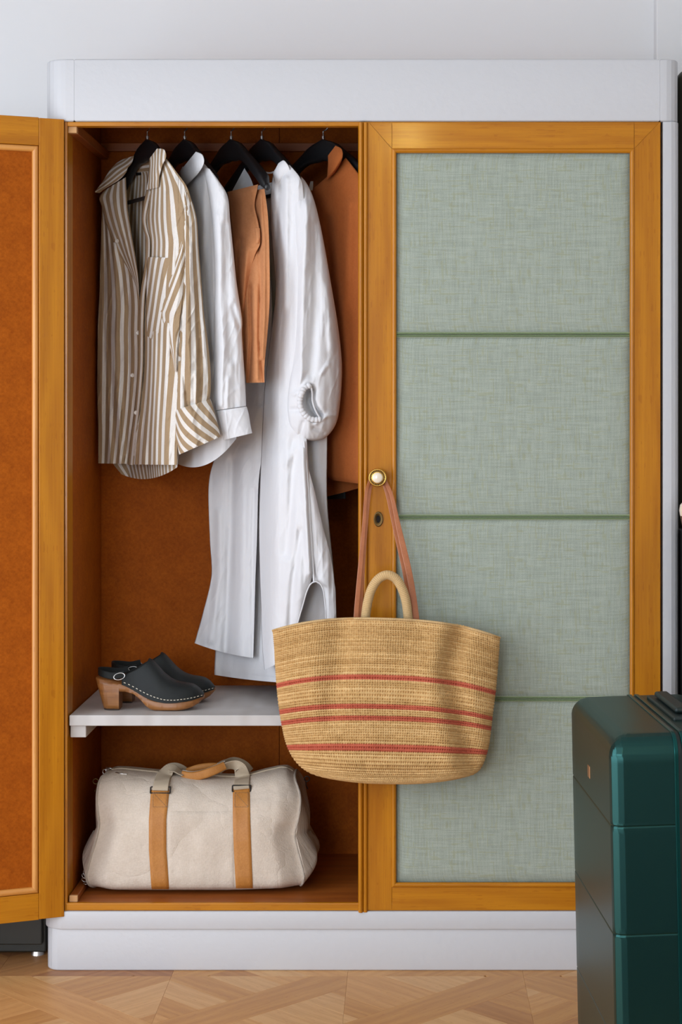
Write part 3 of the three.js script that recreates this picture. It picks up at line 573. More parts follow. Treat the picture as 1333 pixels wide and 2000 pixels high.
// ---------------------------------------------------------------- striped shirt
{
  const t = thing('striped_shirt', 'brown and white striped button shirt hanging open at the neck, leftmost garment', 'shirt', P(270, 940, -0.25));
  const S = (name, rows, opt, mat = stripes) => { const m = part(name, cloth(rows, { wrinkle: 0.0032, ...opt, zmap: opt.zmap || zf }), mat, t); t.updateMatrixWorld(true); return m; };
  const zf = table([[180, -0.37], [240, -0.335], [288, -0.225], [320, -0.105], [350, -0.05], [390, -0.045], [450, -0.045]]);   // the shirt hangs turned: its near shoulder comes forward
  const Z = (x, d = 0) => d;
  const row = (xl, yl, xr, yr, f = 0.02, b = 0.02, d = 0, sag = 0) => [xl, yl, xr, yr, Z(xl, d), Z(xr, d), f, b, sag];
  // the back of the shirt, seen inside the open neck and below the front hems
  S('back_panel', [row(232, 338, 318, 318, 0, 0, 0), row(222, 352, 345, 345, 0, 0, 0), row(206, 400, 356, 400, 0, 0, 0), row(198, 470, 360, 470, 0, 0, 0), row(196, 600, 360, 600, 0, 0, 0), row(194, 760, 360, 760, 0, 0, 0), row(210, 880, 350, 880, 0, 0, 0), row(237, 926, 347, 912, 0, 0, 0, 16)],
    { zmap: (x) => Math.max(zf(x) - 0.07, -0.385), sheet: 0.0016, drape: [0.007, 16, 260], seed: 3, uv: { count: 17 }, nu: 80, nv: 70, folds: [{ p: [[262, 330], [264, 560]], w: 9, a: -0.012 }] });
  S('neck_yoke', [row(262, 316, 300, 308, 0, 0, -0.06), row(258, 326, 302, 318, 0, 0, -0.061), row(255, 338, 304, 334, 0, 0, -0.065)], { sheet: 0.002, uv: { pitch: 0.06, turn: 1.57 }, nu: 20, nv: 14 });
  S('front_panel', [row(199, 398, 226, 402, 0.012), row(198, 450, 245, 452, 0.014), row(196, 510, 262, 512, 0.016), row(194, 580, 273, 580, 0.018), row(191, 650, 273, 650, 0.018), row(190, 720, 273, 720, 0.016), row(190, 790, 267, 790, 0.014), row(192, 850, 259, 850, 0.012), row(192, 905, 251, 906, 0.01)],
    { sheet: 0.0016, drape: [0.009, 9, 150], seed: 11, uv: { count: 5.4 }, nu: 56, nv: 110, folds: [{ p: [[222, 480], [232, 600], [226, 720], [238, 905]], w: 7, a: 0.012 }, { p: [[206, 440], [204, 900]], w: 5, a: -0.008 }, { p: [[250, 600], [252, 730], [246, 900]], w: 4, a: -0.009, sharp: 1 }] });
  // the collar falls open to the left and its facing turns out
  S('facing', [row(204, 372, 246, 346, 0.006, 0, 0.012), row(194, 386, 248, 380, 0.008, 0, 0.018), row(199, 404, 250, 410, 0.01, 0, 0.02), row(206, 432, 254, 436, 0.01, 0, 0.02), row(217, 462, 258, 462, 0.008, 0, 0.018), row(229, 490, 264, 496, 0.006, 0, 0.016), row(248, 522, 269, 530, 0.004, 0, 0.014), row(259, 542, 271, 552, 0.003, 0, 0.012), row(268, 566, 272, 580, 0.002, 0, 0.012)],
    { sheet: 0.002, drape: [0.004, 18, 120], seed: 17, uv: { count: 4.3 }, nu: 44, nv: 70, folds: [{ p: [[222, 400], [250, 500]], w: 5, a: 0.006 }] });
  S('collar', [row(238, 312, 262, 304, 0.004, 0, 0.005), row(226, 320, 258, 318, 0.006, 0, 0.014), row(214, 333, 250, 328, 0.008, 0, 0.022), row(202, 352, 246, 338, 0.008, 0, 0.026), row(192, 366, 232, 352, 0.007, 0, 0.028), row(186, 374, 206, 368, 0.004, 0, 0.03), row(187, 376, 195, 377, 0.002, 0, 0.03)],
    { sheet: 0.0026, uv: { pitch: 0.09, turn: -0.75, shift: 0.1 }, nu: 36, nv: 44, drape: [0.0015, 12, 30], seed: 4 });
  const right = S('front_panel', [row(293, 318, 326, 310, 0.006, 0, 0.02), row(290, 338, 345, 336, 0.01, 0, 0.016), row(287, 366, 364, 362, 0.016, 0, 0.012), row(281, 398, 374, 390, 0.022, 0, 0.01), row(277, 424, 380, 420, 0.026, 0, 0.008), row(280, 446, 382, 450, 0.028, 0, 0.006), row(285, 470, 384, 480, 0.03, 0, 0.006), row(283, 510, 382, 510, 0.03, 0, 0.006), row(275, 570, 380, 570, 0.03, 0, 0.008), row(272, 640, 370, 640, 0.028, 0, 0.01), row(271, 715, 362, 715, 0.026, 0, 0.01), row(265, 790, 354, 790, 0.024, 0, 0.01), row(257, 850, 348, 850, 0.02, 0, 0.01), row(251, 907, 346, 908, 0.016, 0, 0.01)],
    { sheet: 0.0016, drape: [0.011, 10, 150], seed: 23, uv: { count: 7.2 }, nu: 72, nv: 150, folds: [{ p: [[300, 400], [306, 520], [292, 640]], w: 6, a: -0.006 }, { p: [[326, 380], [322, 500]], w: 6, a: 0.008 }, { p: [[283, 660], [284, 790], [270, 905]], w: 5, a: -0.008, sharp: 1 }, { p: [[304, 680], [306, 900]], w: 6, a: 0.01 }, { p: [[326, 640], [322, 905]], w: 6, a: 0.012 }, { p: [[296, 780], [290, 905]], w: 5, a: -0.008 }] });
  S('placket', [row(286, 372, 296, 374, 0.002, 0, 0.022), row(280, 400, 290, 402, 0.002, 0, 0.024), row(277, 428, 286, 428, 0.002, 0, 0.026), row(281, 450, 289, 450, 0.002, 0, 0.026), row(285, 470, 294, 472, 0.002, 0, 0.028), row(282, 520, 292, 522, 0.002, 0, 0.028), row(274, 574, 284, 576, 0.002, 0, 0.026), row(271, 640, 281, 640, 0.002, 0, 0.026), row(270, 715, 280, 715, 0.002, 0, 0.024), row(264, 790, 274, 790, 0.002, 0, 0.022), row(256, 850, 267, 850, 0.002, 0, 0.02), row(250, 908, 261, 908, 0.002, 0, 0.018)],
    { sheet: 0.0026, uv: { count: 1.2 }, nu: 10, nv: 120, drape: [0.004, 9, 40], seed: 9 });
  S('collar', [row(292, 310, 307, 290, 0.004, 0, 0.045), row(292, 320, 321, 292, 0.009, 0, 0.05), row(291, 334, 325, 306, 0.01, 0, 0.052), row(290, 346, 318, 322, 0.01, 0, 0.05), row(289, 356, 312, 344, 0.008, 0, 0.046), row(287, 364, 311, 358, 0.005, 0, 0.042), row(286, 371, 310, 366, 0.002, 0, 0.04)],
    { sheet: 0.003, uv: { pitch: 0.1, turn: 0.12, shift: 0.3 }, nu: 34, nv: 44, drape: [0.0015, 10, 30], seed: 6 });
  S('pocket', [row(287, 502, 331, 503, 0.012, 0, 0.034), row(287, 512, 334, 512, 0.014, 0, 0.034), row(286, 560, 334, 560, 0.012, 0, 0.033), row(286, 610, 328, 618, 0.01, 0, 0.032), row(287, 656, 312, 672, 0.006, 0, 0.03)],
    { sheet: 0.0024, uv: { pitch: 0.17, turn: -0.5, shift: 0.2 }, nu: 40, nv: 56, drape: [0.004, 8, 60], seed: 31, folds: [{ p: [[296, 502], [298, 540]], w: 3, a: 0.004 }, { p: [[308, 502], [308, 545]], w: 3, a: -0.004 }, { p: [[320, 503], [316, 545]], w: 3, a: 0.004 }] });
  const sr = (xl, yl, xr, yr, f, b, d = 0.01) => [xl, yl, xr, yr, Z(xl, d), Z(xr, d), f, b];
  S('sleeve', [sr(352, 366, 367, 374, 0.004, 0.01), sr(354, 390, 377, 398, 0.01, 0.015), sr(354, 432, 385, 432, 0.016, 0.018), sr(352, 480, 388, 480, 0.02, 0.02), sr(350, 535, 392, 530, 0.024, 0.02), sr(350, 585, 396, 580, 0.026, 0.02), sr(349, 615, 399, 615, 0.026, 0.02), sr(346, 650, 404, 650, 0.027, 0.02), sr(343, 690, 409, 690, 0.028, 0.02), sr(341, 730, 412, 730, 0.028, 0.02), sr(340, 768, 412, 762, 0.026, 0.02), sr(340, 802, 410, 780, 0.022, 0.016)],
    { drape: [0.007, 11, 150], seed: 37, uv: { count: 4.4, shift: 0.05 }, nu: 72, nv: 130, folds: [{ p: [[372, 480], [366, 620], [374, 780]], w: 6, a: 0.011 }, { p: [[352, 700], [368, 795]], w: 5, a: -0.012, sharp: 1 }, { p: [[388, 560], [394, 770]], w: 6, a: -0.01 }, { p: [[360, 560], [356, 700]], w: 5, a: -0.009 }, { p: [[384, 730], [384, 786]], w: 4, a: 0.008 }, { p: [[398, 700], [404, 770]], w: 4, a: -0.005 }] });
  S('sleeve_fold', [sr(358, 452, 362, 456, 0.001, 0, 0.024), sr(348, 492, 364, 498, 0.006, 0, 0.027), sr(329, 548, 359, 550, 0.012, 0, 0.032), sr(311, 600, 355, 600, 0.014, 0, 0.034), sr(309, 616, 352, 622, 0.013, 0, 0.034), sr(322, 652, 349, 656, 0.01, 0, 0.034), sr(335, 690, 346, 692, 0.006, 0, 0.033), sr(341, 724, 345, 727, 0.002, 0, 0.032)],
    { sheet: 0.003, drape: [0.003, 10, 60], seed: 38, uv: { count: 3, pitch: 0.2, turn: -0.35, shift: 0.3 }, nu: 40, nv: 90 });
  S('cuff', [sr(340, 802, 411, 779, 0.024, 0.016), sr(341, 812, 415, 790, 0.03, 0.02), sr(343, 840, 422, 815, 0.032, 0.022), sr(347, 870, 428, 838, 0.031, 0.022), sr(350, 888, 431, 853, 0.03, 0.02)],
    { uv: { pitch: 0.085, turn: 0.6 }, nu: 50, nv: 40, drape: [0.003, 16, 40], seed: 41, folds: [{ p: [[372, 800], [384, 870]], w: 6, a: 0.006 }] });
  fresh(t); buttons([[229, 471], [259, 733], [266, 806], [270, 650]], t.children.slice(), t, -0.4);
  part('neck_label', cloth([[266, 336, 276, 335, -0.07, -0.07, 0, 0], [266, 343, 276, 342, -0.07, -0.07, 0, 0]], { sheet: 0.001, nu: 4, nv: 2, zmap: zf }), darkTape, t);
}
// ---------------------------------------------------------------- white shirt
{
  const t = thing('white_shirt', 'plain white cotton shirt with buttoned cuff hanging between the striped shirt and rust trousers', 'shirt', P(400, 915, -0.25));
  const zmap = table([[325, -0.37], [361, -0.215], [395, -0.105], [431, -0.06], [460, -0.058], [500, -0.055]]), row = (xl, yl, xr, yr, f, b, d = 0, sag = 0) => [xl, yl, xr, yr, d, d, f, b, sag];
  const S = (name, rows, opt) => part(name, cloth(rows, { wrinkle: 0.0016, ...opt, zmap }), whiteCotton, t);
  S('body', [row(356, 326, 396, 316, 0.01, 0.012, -0.022), row(346, 350, 420, 345, 0.016, 0.016, -0.022), row(340, 390, 440, 385, 0.022, 0.02, -0.022), row(337, 440, 448, 440, 0.026, 0.022, -0.022), row(335, 540, 452, 540, 0.028, 0.022, -0.022), row(337, 680, 454, 680, 0.03, 0.022, -0.022), row(340, 790, 460, 790, 0.028, 0.022, -0.022), row(343, 850, 462, 850, 0.026, 0.02, -0.022), row(345, 905, 461, 858, 0.024, 0.016, -0.022, 26)],
    { drape: [0.006, 14, 260], seed: 51, nu: 60, nv: 110, folds: [{ p: [[412, 360], [404, 520], [410, 700]], w: 9, a: -0.012 }] });
  S('collar', [row(352, 334, 383, 296, 0.004, 0.004, 0.04), row(352, 346, 396, 302, 0.008, 0.004, 0.044), row(354, 356, 399, 318, 0.008, 0.004, 0.044), row(360, 361, 388, 338, 0.005, 0.004, 0.04), row(362, 363, 366, 361, 0.002, 0.002, 0.036)], { sheet: 0.003, nu: 30, nv: 40, drape: [0.001, 10, 20], seed: 2 });
  const sr = (xl, yl, xr, yr, f, b) => [xl, yl, xr, yr, -0.006, 0.004, f, b];
  S('sleeve', [sr(398, 326, 410, 330, 0.006, 0.006), sr(402, 350, 428, 354, 0.016, 0.014), sr(408, 385, 445, 384, 0.022, 0.018), sr(414, 432, 450, 432, 0.026, 0.02), sr(417, 500, 457, 500, 0.03, 0.02), sr(418, 560, 463, 556, 0.032, 0.02), sr(417, 620, 473, 622, 0.034, 0.02), sr(417, 660, 473, 652, 0.034, 0.02), sr(417, 720, 477, 716, 0.034, 0.02), sr(417, 770, 480, 766, 0.03, 0.018), sr(419, 802, 481, 793, 0.024, 0.016)],
    { drape: [0.005, 14, 120], seed: 57, nu: 60, nv: 120, folds: [{ p: [[424, 420], [428, 560], [436, 690], [430, 790]], w: 7, a: 0.011 }, { p: [[440, 440], [446, 600], [452, 700]], w: 8, a: -0.008 }, { p: [[455, 600], [468, 640]], w: 5, a: -0.006 }, { p: [[446, 740], [444, 800]], w: 4, a: 0.005 }] });
  S('cuff', [sr(420, 803, 482, 794, 0.026, 0.016), sr(424, 818, 486, 808, 0.028, 0.018), sr(430, 842, 490, 832, 0.027, 0.018), sr(435, 860, 493, 846, 0.025, 0.016)], { nu: 44, nv: 30, seed: 58, drape: [0.001, 20, 20], folds: [{ p: [[440, 804], [446, 858]], w: 3, a: 0.006, sharp: 1 }] });
}
// ---------------------------------------------------------------- rust trousers clipped on their hanger
{
  const t = thing('rust_trousers', 'rust brown folded cotton trousers hanging between two white garments', 'trousers', P(490, 748, -0.22));
  const S = (name, rows, opt) => part(name, cloth(rows, opt), rustCotton, t);
  const z = (x) => lerp(-0.246, -0.092, (x - 444) / 82), row = (xl, yl, xr, yr, f, b, d = 0, sag = 0) => { const e = d + 0.085 * smooth(390, 560, (yl + yr) / 2); return [xl, yl, xr, yr, z(xl) + e, z(xr) + e * 0.8, f, b, sag]; };   // the legs swing forward below the hanger
  S('back_leg', [row(446, 376, 517, 369, 0.006, 0.014), row(450, 440, 524, 425, 0.01, 0.016), row(456, 520, 527, 510, 0.012, 0.018), row(462, 600, 527, 590, 0.014, 0.018), row(470, 660, 523, 650, 0.014, 0.018), row(478, 720, 517, 715, 0.012, 0.016), row(481, 748, 517, 747, 0.01, 0.014)],
    { drape: [0.004, 8, 200], seed: 61, nu: 44, nv: 90, folds: [{ p: [[508, 380], [516, 470], [516, 620], [512, 700]], w: 4, a: 0.012 }, { p: [[502, 430], [509, 540], [506, 660], [515, 745]], w: 3, a: -0.012, sharp: 1 }, { p: [[489, 560], [492, 660], [486, 745]], w: 4, a: -0.014 }, { p: [[498, 560], [500, 740]], w: 5, a: 0.008 }] });
  S('front_leg', [row(444, 375, 505, 360, 0.008, 0.004, 0.016), row(446, 386, 503, 372, 0.01, 0.004, 0.028), row(449, 410, 498, 402, 0.01, 0.004, 0.026), row(453, 446, 506, 440, 0.013, 0.004, 0.03), row(456, 480, 509, 474, 0.014, 0.004, 0.03), row(459, 510, 498, 500, 0.014, 0.004, 0.026), row(462, 550, 486, 550, 0.01, 0.004, 0.02), row(466, 610, 480, 610, 0.007, 0.004, 0.014), row(472, 680, 482, 690, 0.005, 0.003, 0.01)],
    { sheet: 0.003, drape: [0.003, 12, 100], seed: 67, nu: 40, nv: 80, folds: [{ p: [[496, 405], [507, 456]], w: 4, a: 0.006 }, { p: [[470, 470], [462, 560]], w: 7, a: -0.01 }, { p: [[482, 490], [474, 600]], w: 5, a: 0.008 }] });
  S('pocket_flap', [row(498, 444, 508, 446, 0.003, 0.002, 0.034), row(500, 462, 509, 462, 0.004, 0.002, 0.036), row(500, 474, 507, 476, 0.002, 0.002, 0.034)], { sheet: 0.003, nu: 10, nv: 12 });
}
// ---------------------------------------------------------------- long white dress
{
  const t = thing('white_dress', 'long white cotton dress with one balloon sleeve, hem hanging near the shelf', 'dress', P(530, 1330, -0.2));
  const z = table([[370, -0.36], [452, -0.325], [512, -0.215], [545, -0.125], [600, -0.06], [640, -0.055], [690, -0.055]]), row = (xl, yl, xr, yr, f, b, d = 0, sag = 0) => [xl, yl, xr, yr, d, d, f, b, sag];
  const S = (name, rows, opt, mat = whiteCotton) => part(name, cloth(rows, { wrinkle: 0.0016, ...opt, zmap: z }), mat, t);
  S('back_panel', [row(462, 372, 580, 345, 0, 0, -0.04), row(452, 400, 606, 390, 0, 0, -0.04), row(460, 520, 632, 520, 0, 0, -0.045), row(462, 680, 640, 680, 0, 0, -0.05), row(440, 850, 640, 850, 0, 0, -0.055), row(420, 980, 640, 980, 0, 0, -0.06), row(424, 1100, 651, 1100, 0, 0, -0.06), row(423, 1200, 658, 1200, 0, 0, -0.06), row(419, 1312, 662, 1330, 0, 0, -0.055, 6)],
    { sheet: 0.0018, drape: [0.008, 24, 360], seed: 71, nu: 70, nv: 110 });
  S('hem', [row(419, 1308, 662, 1326, 0.001, 0, -0.05, 6), row(419, 1318, 662, 1335, 0.001, 0, -0.05, 6)], { sheet: 0.004, drape: [0.008, 24, 360], seed: 71, nu: 70, nv: 6 });
  // the far half of the front, in the shade
  S('front_panel', [row(452, 376, 478, 328, 0.004, 0, -0.012), row(456, 420, 500, 380, 0.01, 0, -0.012), row(462, 560, 530, 560, 0.012, 0, -0.012), row(462, 700, 528, 700, 0.012, 0, -0.012), row(448, 800, 520, 800, 0.012, 0, -0.014), row(424, 880, 514, 880, 0.014, 0, -0.016), row(408, 945, 506, 945, 0.016, 0, -0.018), row(410, 1050, 503, 1050, 0.018, 0, -0.018), row(413, 1125, 500, 1125, 0.02, 0, -0.018), row(397, 1195, 498, 1205, 0.02, 0, -0.018), row(380, 1256, 496, 1285, 0.02, 0, -0.018, 4)],
    { sheet: 0.0018, drape: [0.007, 20, 340], seed: 77, nu: 60, nv: 140, folds: [{ p: [[455, 900], [450, 1060], [440, 1280]], w: 8, a: -0.018 }, { p: [[478, 880], [474, 1080], [470, 1280]], w: 12, a: 0.014 }, { p: [[428, 1000], [430, 1120], [412, 1250]], w: 8, a: 0.01 }, { p: [[497, 960], [494, 1100], [495, 1285]], w: 5, a: -0.01 }] });
  const hip = S('hip_seam', [row(476, 794, 520, 793, 0.012, 0, -0.011), row(476, 797, 520, 796, 0.012, 0, -0.011)], { sheet: 0.003, nu: 20, nv: 2, drape: [0.007, 20, 340], seed: 77 });
  // the near half, in the light, with the side slit
  const near = S('front_panel', [row(536, 332, 566, 322, 0.01, 0, 0.012), row(532, 352, 588, 350, 0.02, 0, 0.012), row(529, 390, 594, 385, 0.02, 0, 0.012), row(530, 450, 598, 450, 0.02, 0, 0.012), row(536, 520, 606, 520, 0.02, 0, 0.012), row(538, 580, 604, 580, 0.02, 0, 0.012), row(526, 680, 602, 680, 0.022, 0, 0.012), row(517, 760, 598, 760, 0.024, 0, 0.012), row(512, 860, 600, 860, 0.03, 0, 0.012), row(508, 950, 606, 955, 0.04, 0, 0.012), row(506, 1030, 610, 1030, 0.04, 0, 0.012), row(507, 1100, 612, 1100, 0.04, 0, 0.012), row(508, 1136, 608, 1136, 0.038, 0, 0.012), row(510, 1180, 592, 1180, 0.032, 0, 0.012), row(511, 1222, 580, 1222, 0.028, 0, 0.012), row(513, 1268, 566, 1268, 0.022, 0, 0.012), row(517, 1308, 556, 1290, 0.014, 0, 0.012)],
    { sheet: 0.0018, drape: [0.008, 22, 320], seed: 83, nu: 70, nv: 190, folds: [{ p: [[548, 340], [544, 420], [536, 560]], w: 6, a: -0.012 }, { p: [[560, 350], [556, 600]], w: 7, a: 0.01 }, { p: [[574, 860], [570, 960], [560, 1080]], w: 10, a: -0.014 }, { p: [[592, 880], [598, 1000], [606, 1120]], w: 7, a: 0.016 }, { p: [[540, 900], [534, 1100], [530, 1290]], w: 16, a: 0.014 }, { p: [[586, 1040], [572, 1140], [566, 1220]], w: 7, a: -0.012 }, { p: [[578, 875], [560, 905]], w: 6, a: 0.008 }] });
  S('side_panel', [row(580, 845, 596, 850, 0.004, 0, 0.009), row(584, 900, 600, 900, 0.006, 0, 0.009), row(594, 960, 614, 955, 0.01, 0, 0.009), row(600, 1030, 632, 1030, 0.014, 0, 0.008), row(604, 1090, 648, 1092, 0.016, 0, 0.008), row(614, 1132, 654, 1138, 0.016, 0, 0.006), row(630, 1148, 656, 1155, 0.012, 0, 0.004), row(636, 1180, 657, 1190, 0.01, 0, 0.004), row(638, 1222, 658, 1225, 0.01, 0, 0.004), row(637, 1290, 660, 1292, 0.01, 0, 0.004)],
    { sheet: 0.0018, drape: [0.004, 12, 200], seed: 89, nu: 40, nv: 110 });
  t.updateMatrixWorld(true);
  const edgeLine = (pts, r) => tube(pts.map(([x, y]) => P(x, y, z(x) + 0.026)), r, { seg: 90, nSec: 8 });
  part('slit_binding', edgeLine([[560, 1288], [568, 1262], [580, 1223], [592, 1182], [601, 1152], [608, 1140], [617, 1136], [625, 1140], [631, 1150], [635, 1175], [638, 1222]], 0.0016), whiteCotton, t);
  part('side_seam', tube([[594, 862], [599, 910], [603, 960], [607, 1030], [611, 1090], [614, 1136]].map(([x, y]) => P(x, y, z(x) + 0.022)), 0.0026, { seg: 60, nSec: 8 }), whiteCotton, t);
  S('collar_band', [row(533, 340, 544, 319, 0.003, 0, 0.026), row(534, 342, 554, 313, 0.008, 0, 0.028), row(535, 347, 561, 319, 0.01, 0, 0.026), row(537, 356, 566, 328, 0.008, 0, 0.02), row(538, 362, 568, 336, 0.003, 0, 0.014)], { sheet: 0.003, nu: 30, nv: 30 });
  part('neck_binding', tube([[502, 326], [508, 332], [517, 336], [527, 338], [535, 336]].map(([x, y]) => P(x, y, z(x) - 0.01)), 0.0022, { seg: 30, nSec: 8 }), whiteCotton, t);
  // balloon sleeve, its elasticated end turned up to show the opening
  const zs = (x) => lerp(-0.06, -0.095, (x - 560) / 110), sr = (xl, yl, xr, yr, f, b, d = 0) => [xl, yl, xr, yr, zs(xl) + d, zs(xr) + d, f, b];
  const sleeve = part('sleeve', cloth([sr(568, 330, 578, 336, 0.004, 0.006, -0.055), sr(572, 350, 598, 356, 0.014, 0.014, -0.03), sr(574, 395, 615, 394, 0.028, 0.02, -0.008), sr(577, 463, 631, 463, 0.036, 0.026), sr(578, 550, 646, 548, 0.04, 0.03), sr(576, 640, 661, 638, 0.046, 0.032), sr(572, 707, 668, 705, 0.05, 0.034), sr(566, 745, 668, 745, 0.052, 0.034), sr(562, 785, 665, 785, 0.052, 0.034), sr(564, 818, 660, 818, 0.048, 0.032), sr(570, 840, 650, 840, 0.04, 0.026), sr(580, 855, 634, 856, 0.026, 0.016), sr(596, 860, 616, 861, 0.008, 0.008)],
    { drape: [0.006, 18, 160], wrinkle: 0.0016, seed: 97, nu: 80, nv: 150, folds: [{ p: [[600, 400], [592, 560], [588, 700], [590, 770]], w: 8, a: 0.012 }, { p: [[616, 440], [618, 600], [606, 730]], w: 9, a: -0.01 }, { p: [[640, 560], [648, 680]], w: 8, a: 0.006 }, { p: [[596, 735], [584, 765]], w: 4, a: -0.008 }, { p: [[575, 770], [590, 760]], w: 4, a: 0.007 }, { p: [[570, 800], [586, 800]], w: 5, a: -0.007 }, { p: [[618, 826], [640, 812], [658, 812]], w: 4, a: 0.008 }, { p: [[614, 836], [632, 846]], w: 4, a: -0.007 }, { p: [[592, 826], [588, 850]], w: 5, a: -0.006 }, { p: [[628, 730], [642, 712]], w: 4, a: 0.004 }, { p: [[605, 764], [602, 782], [608, 799], [619, 812]], w: 9, a: -0.05 }] }), whiteCotton, t);
  t.updateMatrixWorld(true);
  const onS = (x, y, d) => P(x, y, Math.max(depthOn([sleeve], x, y, -1), zs(x) + 0.047) + d);
  const gatherPts = [[607, 752], [597, 757], [590, 767], [586, 782], [588, 797], [594, 808], [604, 817], [616, 820], [626, 819]];
  part('gathered_cuff', sweep(gatherPts.map(([x, y]) => onS(x, y, 0.004)), (u) => { const a = u * 2 * Math.PI; return [0.0062 * Math.cos(a), 0.0048 * Math.sin(a)]; }, { seg: 220, nSec: 12, scale: (k) => 0.86 + 0.3 * Math.abs(Math.sin(k * 46)) * (0.6 + 0.4 * noise(k * 30, 1, 7)) }), whiteCotton, t);
  part('gathered_cuff', sweep([[607, 752], [610, 766], [611, 784], [616, 800], [626, 818]].map(([x, y]) => onS(x, y, 0.003)), (u) => { const a = u * 2 * Math.PI; return [0.0022 * Math.cos(a), 0.002 * Math.sin(a)]; }, { seg: 80, nSec: 8 }), whiteCotton, t);
}
// ---------------------------------------------------------------- jacket
{
  const t = thing('rust_jacket', 'rust brown jacket with stand collar hanging at the right beside the closed door', 'jacket', P(680, 970, -0.22));
  const S = (name, rows, opt, mat = jacketWool) => part(name, cloth(rows, opt), mat, t);
  const z = (x) => lerp(-0.25, -0.1, (x - 610) / 110), row = (xl, yl, xr, yr, f, b, d = 0, sag = 0) => [xl, yl, xr, yr, z(xl) + d, z(xr) + d, f, b, sag];
  S('body', [row(638, 346, 676, 308, 0.012, 0.012), row(622, 360, 700, 338, 0.02, 0.016), row(611, 372, 718, 366, 0.024, 0.02), row(613, 400, 728, 400, 0.028, 0.022), row(622, 470, 735, 470, 0.03, 0.024), row(625, 600, 738, 600, 0.032, 0.024), row(622, 740, 740, 740, 0.032, 0.024), row(621, 850, 740, 850, 0.03, 0.022), row(622, 895, 742, 905, 0.028, 0.02), row(632, 924, 742, 942, 0.024, 0.016), row(650, 938, 742, 950, 0.016, 0.01)],
    { drape: [0.006, 24, 240], seed: 103, nu: 60, nv: 120, folds: [{ p: [[640, 430], [648, 560], [660, 700]], w: 10, a: -0.012 }, { p: [[684, 400], [676, 600]], w: 12, a: 0.01 }] });
  S('front_panel', [row(592, 860, 620, 862, 0.006, 0, -0.01), row(594, 890, 620, 890, 0.008, 0, -0.01), row(599, 914, 618, 908, 0.006, 0, -0.01), row(604, 922, 612, 918, 0.002, 0, -0.01)], { sheet: 0.004, nu: 20, nv: 20 });
  S('back_panel', [row(622, 880, 742, 880, 0, 0, -0.06), row(624, 930, 742, 930, 0, 0, -0.06), row(625, 973, 742, 940, 0, 0, -0.06, 2)], { sheet: 0.004, nu: 40, nv: 30, drape: [0.004, 20, 100], seed: 7 });
  S('lining_tab', [row(630, 964, 675, 956, 0, 0, -0.068), row(630, 976, 676, 974, 0, 0, -0.068)], { sheet: 0.003, nu: 10, nv: 6 }, darkTape);
  S('collar', [row(641, 304, 656, 284, 0.005, 0, 0.035), row(641, 320, 668, 291, 0.01, 0, 0.04), row(640, 336, 670, 306, 0.012, 0, 0.042), row(639, 346, 664, 322, 0.01, 0, 0.04), row(638, 352, 654, 338, 0.004, 0, 0.034)], { sheet: 0.005, nu: 30, nv: 40 });
  S('pocket_flap', [row(668, 735, 738, 734, 0.008, 0, 0.024), row(668, 746, 738, 745, 0.01, 0, 0.025), row(669, 753, 738, 752, 0.008, 0, 0.024)], { sheet: 0.004, nu: 30, nv: 10 });
  const clear = phys({ color: '#f2efe6', transmission: 0.6, roughness: 0.3, thickness: 0 });
  S('garment_tag', [row(607, 354, 612, 354, 0, 0, 0.02), row(604, 366, 612, 364, 0, 0, 0.02), row(606, 372, 611, 372, 0, 0, 0.02)], { sheet: 0.001, nu: 8, nv: 10 }, clear);
}

